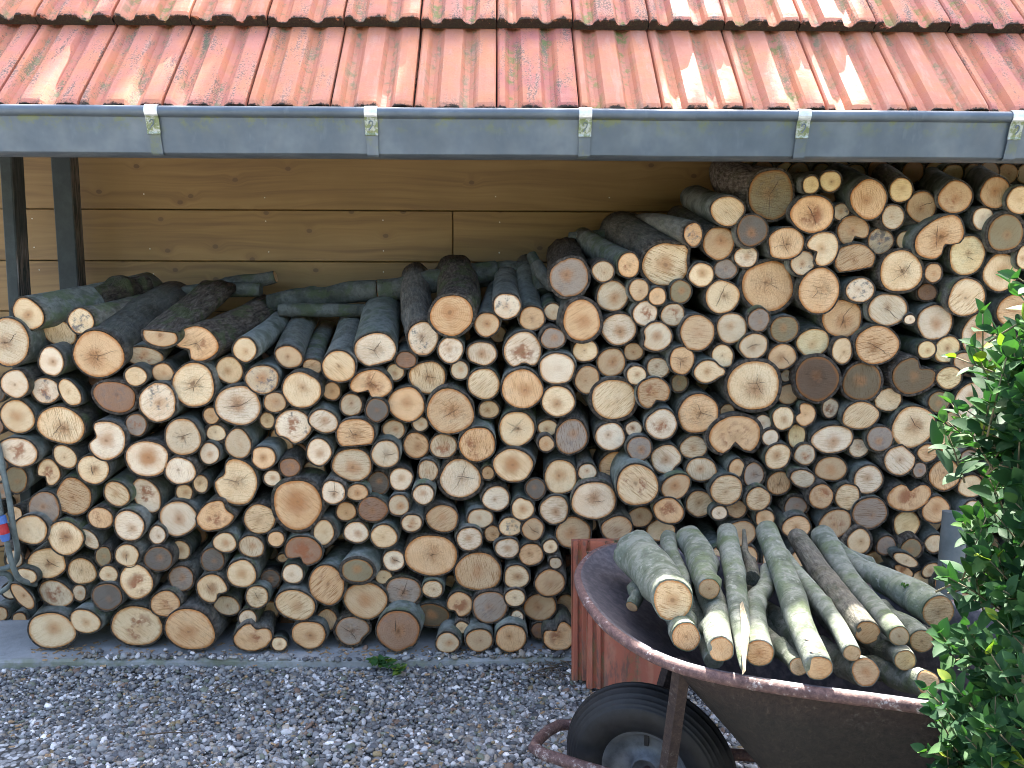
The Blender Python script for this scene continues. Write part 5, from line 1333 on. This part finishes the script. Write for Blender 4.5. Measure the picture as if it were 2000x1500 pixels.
# ------------------------------------------------------------------ garden hose at the left end
hose = empty('garden_hose', tuple(at(10, 1000, 2.63))); tag(hose, 'grey garden hose with a blue and red connector at the stack\'s open end', 'hose')
def hch(o): o.parent = hose; o.location = Vector(o.location)-hose.location; return o
hp_ = [at(x, y, Y_) for x, y, Y_ in ((-30, 820, 2.64), (-4, 870, 2.64), (6, 920, 2.635), (18, 975, 2.63), (26, 1030, 2.63), (34, 1075, 2.66), (28, 1100, 2.68), (0, 1112, 2.66), (-30, 1108, 2.64))]
def smooth_path(P, n_):
    out_ = []
    m_ = len(P)-1
    for i in range(n_+1):
        t = i/n_*m_; j = min(int(t), m_-1); f = t-j; p0, p1, p2, p3 = P[max(j-1, 0)], P[j], P[j+1], P[min(j+2, m_)]
        out_.append(0.5*((2*p1)+(p2-p0)*f+(2*p0-5*p1+4*p2-p3)*f*f+(3*p1-p0-3*p2+p3)*f**3))
    return out_
hch(MB().tube(smooth_path(hp_, 40), 0.0088, 10).build('hose_tube', MAT_HOSE, smooth=True))
hch(MB().tube(smooth_path([at(-12, 920, 2.62), at(-4, 970, 2.62), at(2, 1010, 2.62)], 10), 0.0088, 10).build('hose_tube', MAT_HOSE, smooth=True))
hch(MB().tube(smooth_path([at(13, 1055, 2.62), at(22, 1095, 2.62), at(38, 1130, 2.64), at(70, 1142, 2.7)], 20), 0.0088, 10).build('hose_tube', MAT_HOSE, smooth=True))
hch(MB().tube([at(1, 1008, 2.61), at(4, 1022, 2.61)], [0.015, 0.016], 14).build('connector', MAT_BLUE, smooth=False))
hch(MB().tube([at(4, 1022, 2.61), at(8, 1042, 2.61)], [0.014, 0.0165], 14).build('connector_ring', MAT_RED, smooth=False))
hch(MB().tube([at(8, 1042, 2.61), at(12, 1056, 2.61)], [0.0165, 0.012], 14).build('connector', MAT_BLUE, smooth=False))
hch(MB().tube(smooth_path([at(-30, 1128, 2.66), at(10, 1120, 2.68), at(22, 1140, 2.7), at(-10, 1160, 2.7), at(-40, 1150, 2.7)], 24), 0.0088, 10).build('hose_tube', MAT_HOSE, smooth=True))

# ------------------------------------------------------------------ leaves
def leaf_geo(L_, W_, fold, curl, n=5):
    V = []; F = []
    for i in range(n+1):
        t = i/n; w = W_*math.sin(math.pi*min(1, t*0.97+0.03)**0.85)**0.8*0.5 if 0 < i < n else 0.0006
        y = t*L_; z = -curl*L_*t*t
        V += [(-w, y, z+fold*w), (0, y, z), (w, y, z+fold*w)]
    for i in range(n):
        a = i*3; F += [(a, a+1, a+4, a+3), (a+1, a+2, a+5, a+4)]
    return V, F
LGEO = [leaf_geo(1.0, w, f, c) for w, f, c in ((.60, .3, .10), (.56, .25, .2), (.66, .4, .05), (.60, .15, .24), (.54, .35, .15))]
LME = {}
def leaf_mesh(v, q):
    if (v, q) not in LME:
        me = bpy.data.meshes.new('leaf'); me.from_pydata(*[LGEO[v][0], [], LGEO[v][1]]); me.update(); me.materials.append(MAT_LEAF)
        me.attributes.new('lrnd', 'FLOAT', 'POINT').data.foreach_set('value', [q/7]*len(LGEO[v][0])); me.polygons.foreach_set('use_smooth', [True]*len(LGEO[v][1])); LME[(v, q)] = me
    return LME[(v, q)]
hedge = empty('hedge', (1.05, 1.15, 0.0)); tag(hedge, 'leafy green privet hedge growing up beside the wheelbarrow and covering the stack edge', 'hedge')
hr = random.Random(42)
HB = [(520, 2080), (560, 2045), (620, 2010), (700, 1960), (780, 1950), (860, 1955), (905, 1945), (930, 1950), (985, 1980), (1050, 1975), (1100, 1985), (1160, 1960), (1200, 1915), (1250, 1895), (1330, 1915), (1380, 1880), (1430, 1850), (1500, 1880), (1600, 1880)]
def xl(z):                                                   # face of the hedge towards the stack at each height
    v = Vector((0.7, 1.15, z))-EYE; py = 750-FPX*v.dot(upv)/v.dot(fwd)
    if py <= HB[0][0]: px = HB[0][1]+(HB[0][0]-py)
    elif py >= HB[-1][0]: px = HB[-1][1]
    else:
        for (a, b), (c, d) in zip(HB, HB[1:]):
            if a <= py <= c: px = b+(d-b)*(py-a)/(c-a)
    return at(px, py, 1.15).x
leaves = []; stems = MB(); wood = MB()
for i in range(9):
    b0 = Vector((hr.uniform(.85, 1.5), hr.uniform(1.08, 1.3), 0)); pts = [b0]
    for k in range(5): pts.append(pts[-1]+Vector((hr.gauss(-.03, .04), hr.gauss(0, .03), .26)))
    wood.tube(pts, [.013, .012, .010, .008, .006, .004], 6)
ntw = 0
while ntw < 1150:
    z = hr.uniform(0.38, 1.34) if ntw > 60 else hr.uniform(0.05, .5); x0 = xl(z)+abs(hr.gauss(0, .15))+.01 if ntw < 640 else hr.uniform(.95, 1.75); y = 1.06+hr.random()**1.3*.24+(z-0.6)*0.06
    if x0 > 1.75: continue
    ntw += 1
    out_ = Vector((-1.0*math.exp(-(x0-xl(z))/.12)+hr.gauss(0, .5), hr.gauss(-.35, .5), hr.uniform(.35, 1.5))).normalized(); Lt = hr.uniform(.07, .13)
    tip_ = Vector((x0, y, z)); bs_ = tip_-out_*Lt; nl = hr.randint(4, 6)
    stems.tube([bs_, bs_.lerp(tip_, .5)+Vector((0, 0, .004)), tip_], [.0018, .0014, .0009], 4)
    side = out_.cross(Vector((0, 0, 1))).normalized(); up_ = side.cross(out_)
    for j in range(nl):
        f = j/(nl-1); p = bs_.lerp(tip_, .15+.85*f); sc_l = (0.044-0.016*f)*hr.uniform(.65, 1.25); dec = j % 2
        for sg in (-1, 1):
            lat = side if dec else up_; ld = (lat*sg*(1.0-0.55*f)+out_*(.35+.75*f)+Vector((hr.gauss(0, .15), hr.gauss(0, .15), hr.gauss(0, .12)))).normalized()
            nr = (out_-ld*out_.dot(ld)+Vector((0, -.2, .5))*.6); nr = (nr-ld*nr.dot(ld)).normalized(); xx = ld.cross(nr)
            q = min(7, max(0, int(hr.gauss(2.2+2.2*f, 1.6)))); leaves.append((p, xx, ld, nr, sc_l, hr.randrange(5), q))
hedge_off = Vector(hedge.location)
def camd(lf): return (lf[0]-EYE).length+(0.0 if lf[0].x < xl(lf[0].z)+.10 and lf[0].z > .55 else .6)
leaves.sort(key=camd)
for (p, xx, ld, nr, s_, v, q) in leaves[:300]:
    o = bpy.data.objects.new('leaf', leaf_mesh(v, q)); col.objects.link(o); o.parent = hedge
    Mx = Matrix((xx, ld, nr)).transposed()*s_; M4 = Mx.to_4x4(); M4.translation = p-hedge_off; o.matrix_basis = M4
V = []; F = []; Q = []
for (p, xx, ld, nr, s_, v, q) in leaves[300:]:
    b = len(V)
    for (a, b_2, c) in LGEO[v][0]: V.append(p-hedge_off+(xx*a+ld*b_2+nr*c)*s_)
    F += [tuple(i+b for i in f) for f in LGEO[v][1]]; Q += [q/7]*len(LGEO[v][0])
fo_ = mesh_obj('foliage', V, F, MAT_LEAF, hedge); fo_.data.attributes.new('lrnd', 'FLOAT', 'POINT').data.foreach_set('value', Q); tag(fo_, kind='stuff')
s1 = stems.build('twigs', MAT_STEM, smooth=True); s1.parent = hedge; s1.location = -hedge_off; tag(s1, kind='stuff')
s2 = wood.build('stems', MAT_STEM, smooth=True); s2.parent = hedge; s2.location = -hedge_off; tag(s2, kind='stuff')

# green shoots on the thick branch, weed on the gravel
def sprig(name, c, n_, size, spread, label, cat, seed, q0=5):
    r_ = random.Random(seed); V = []; F = []; Q = []
    for i in range(n_):
        a = r_.uniform(0, 6.283); el = r_.uniform(.15, 1.1)*spread; ld = Vector((math.cos(a)*math.cos(el), math.sin(a)*math.cos(el), math.sin(el))).normalized(); xx = ld.cross(Vector((0, 0, 1))).normalized(); nr = xx.cross(ld); s_ = size*r_.uniform(.6, 1.2); v = r_.randrange(5); b = len(V)
        p0 = Vector((r_.gauss(0, size*.4), r_.gauss(0, size*.4), r_.uniform(0, size*.3)))
        for (x, y, z) in LGEO[v][0]: V.append(p0+(xx*x+ld*y+nr*z)*s_)
        F += [tuple(k+b for k in f) for f in LGEO[v][1]]; Q += [r_.uniform(.6, 1)]*len(LGEO[v][0])
    o = mesh_obj(name, V, F, MAT_LEAF, loc=c); o.data.attributes.new('lrnd', 'FLOAT', 'POINT').data.foreach_set('value', Q)
    if label: tag(o, label, cat)
    return o
w1 = sprig('weed', atz(745, 1299, .022), 36, .034, .7, 'low green weed growing at the slab edge below the middle of the stack', 'weed', 3)
w2 = sprig('weed', atz(778, 1312, .020), 26, .026, .7, 'second small green weed rooted in the gravel beside the first', 'weed', 4)
tb_ = by_label('green shoot')
for (px, py, nn_) in ((1767, 1147, 9), (1716, 1158, 6)):
    dd = (at(px, py, 1.8)-EYE).normalized(); ok, hp2, hn, fi = tb_.ray_cast(EYE-tb_.location, dd)
    if ok: s5 = sprig('shoot', hp2, nn_, .011, 1.2, None, None, px); s5.parent = tb_

# dead twigs and scraps on the gravel
tw = random.Random(8)
TGP = 'dry twigs scattered on the gravel'
for px, py, L_, a, lab in ((1075, 1305, .10, .5, 'dry dark twig on the gravel in front of the leaning tiles'), (1095, 1292, .09, 2.4, 'short crooked twig closest to the leaning tiles'), (1050, 1318, .08, .1, 'dark bark scrap-like twig below the bean of dry litter'), (330, 1432, .16, .15, 'thin brown stalk lying on the gravel near the lower edge'), (195, 1283, .07, .3, 'small twig lying on the slab edge below the first bottom logs'),
                            (895, 1285, .09, -.4, 'grey twig at the slab edge under the middle bottom logs'), (1035, 1282, .06, .9, 'tiny twig leaning on the slab edge near the last bottom log'), (430, 1340, .06, 1.2, 'short tan stick standing out among the pebbles')):
    c = atz(px, py, .022); d = Vector((math.cos(a), math.sin(a), 0)); pts = [c+d*(L_*(t-.5))+Vector((0, 0, .004*math.sin(t*5)))+Vector((tw.gauss(0, .003), tw.gauss(0, .003), 0)) for t in (0, .25, .5, .75, 1)]
    o = MB().tube([p-c for p in pts], [.0022, .0024, .002, .0018, .001], 5).build('twig', MAT_TWIG, smooth=True, loc=c); tag(o, lab, 'twig', TGP)
m = MB()
for i in range(90):
    c = atz(1078+tw.gauss(0, 26), 1300+tw.gauss(0, 16), .016+tw.random()*.008); a = tw.uniform(0, 3.14); L_ = tw.uniform(.012, .04); d = Vector((math.cos(a), math.sin(a), tw.gauss(0, .15)))*L_; m.tube([c-d/2, c+Vector((tw.gauss(0, .002), tw.gauss(0, .002), .002)), c+d/2], [.0011, .0014, .0007], 4)
tag(m.build('litter', MAT_TWIG, smooth=True), kind='stuff')

# ------------------------------------------------------------------ the tree behind the shed that shades the roof
tree = empty('tree', (-0.6, 7.4, 0)); tag(tree, 'broad leafy tree standing behind the shed and shading its roof', 'tree')
tk = MB(); tk.tube([(-0.6, 7.4, 0), (-0.55, 7.35, 2.2), (-0.4, 7.3, 4.5), (-0.3, 7.2, 7.0), (-.2, 7.1, 9.0)], [.20, .17, .13, .09, .04], 10)
for (x, z0, z1, dx) in ((-0.5, 3.6, 5.6, -2.6), (-0.4, 4.2, 6.0, 2.2), (-.35, 5.2, 7.4, -1.8), (-.3, 5.8, 7.8, 1.9), (-.3, 6.4, 8.6, .8), (-.5, 4.8, 6.2, -3.0)):
    tk.tube([(x, 7.3, z0), (x+dx*.5, 6.9, (z0+z1)/2+.2), (x+dx, 6.4, z1)], [.07, .045, .015], 6)
tt = tk.build('trunk', MAT_STEM, smooth=True); tt.parent = tree; tt.location = -Vector(tree.location)
cr_ = random.Random(9); V = []; F = []; Q = []
e1 = Vector((1, 0, 0)); e1 = (e1-SUN_DIR*e1.dot(SUN_DIR)).normalized(); e2 = SUN_DIR.cross(e1); e2 = -e2 if e2.z < 0 else e2
n_l = 0
while n_l < 13000:
    x = cr_.uniform(-3.2, 3.4); w = cr_.uniform(-.55, .65); D = cr_.gauss(4.6, .75)
    if D < 3.3 or D > 6.6: continue
    g_ = noise.noise(Vector((x*1.6, w*2.6, 3.0)))+0.6*noise.noise(Vector((x*4.5, w*6.0, 9.0)))
    thr = -0.16 if x < 0.3 else (-0.08 if x < 1.6 else -.3)
    if w > 0.12 and .05 < x < 2.0 and cr_.random() < .96: continue
    if g_ < thr and cr_.random() < .95: continue
    c = Vector((0, 2.75, 2.05))+e1*x+e2*w+SUN_DIR*D
    a = Vector((cr_.gauss(0, 1), cr_.gauss(0, 1), cr_.gauss(0, 1))).normalized(); b_ = a.cross(Vector((cr_.gauss(0, 1), cr_.gauss(0, 1), cr_.gauss(0, 1)))).normalized(); s_ = cr_.uniform(.045, .075); k = len(V)
    V += [c-a*s_, c-b_*s_*.55, c+a*s_, c+b_*s_*.55]; F.append((k, k+1, k+2, k+3)); Q += [cr_.random()*.6]*4; n_l += 1
co = mesh_obj('crown', [v-Vector(tree.location) for v in V], F, MAT_LEAF, tree, smooth=False); co.data.attributes.new('lrnd', 'FLOAT', 'POINT').data.foreach_set('value', Q); tag(co, kind='stuff')

# ------------------------------------------------------------------ bark crumbs and chips under the stack, and a sky-blocking hedge added behind the viewer
MAT_CHIP = simple('wood_chip', (0.42, 0.27, 0.14), 0.8, 0, 0.4, 120, c2=(0.16, 0.10, 0.06)); cp = random.Random(21); m = MB()
for i in range(520):
    if i < 300: p = atz(cp.uniform(60, 1110), cp.gauss(1289, 9), 0.0); p.z = SLAB_Z+.002 if p.y > SLAB_Y+.003 else .014
    else: p = atz(cp.uniform(-40, 1500), cp.uniform(1295, 1500), .015)
    a, b_, s_ = cp.uniform(0, 3.14), cp.gauss(0, .35), cp.uniform(.0025, .009); m.box(tuple(p), (s_*2, s_*cp.uniform(.5, 1.1), .0016), 0, rot=Matrix.Rotation(a, 3, 'Z') @ Matrix.Rotation(b_, 3, 'X'))
tag(m.build('wood_chips', MAT_CHIP), kind='stuff')
gh = empty('sky_block_hedge', (0, -4.2, 0)); tag(gh, 'added unseen dark hedge behind the viewer, blocking low sky light', 'hedge')
m = MB().box((0, -0.3, 1.3), (13, .5, 2.6)); cb = m.build('core', MAT_STEM); cb.parent = gh
gr2 = random.Random(4); V = []; F = []; Q = []
for i in range(9000):
    c = Vector((gr2.uniform(-6.6, 6.6), gr2.gauss(-.02, .07), gr2.uniform(0, 2.95)))
    a = Vector((gr2.gauss(0, 1), gr2.gauss(0, .4), gr2.gauss(0, 1))).normalized(); b_ = a.cross(Vector((gr2.gauss(0, .5), 1, gr2.gauss(0, .5)))).normalized(); s_ = gr2.uniform(.04, .08); k = len(V)
    V += [c-a*s_, c-b_*s_*.55, c+a*s_, c+b_*s_*.55]; F.append((k, k+1, k+2, k+3)); Q += [gr2.random()*.7]*4
fo2 = mesh_obj('foliage', V, F, MAT_LEAF, gh, smooth=False); fo2.data.attributes.new('lrnd', 'FLOAT', 'POINT').data.foreach_set('value', Q); tag(fo2, kind='stuff')
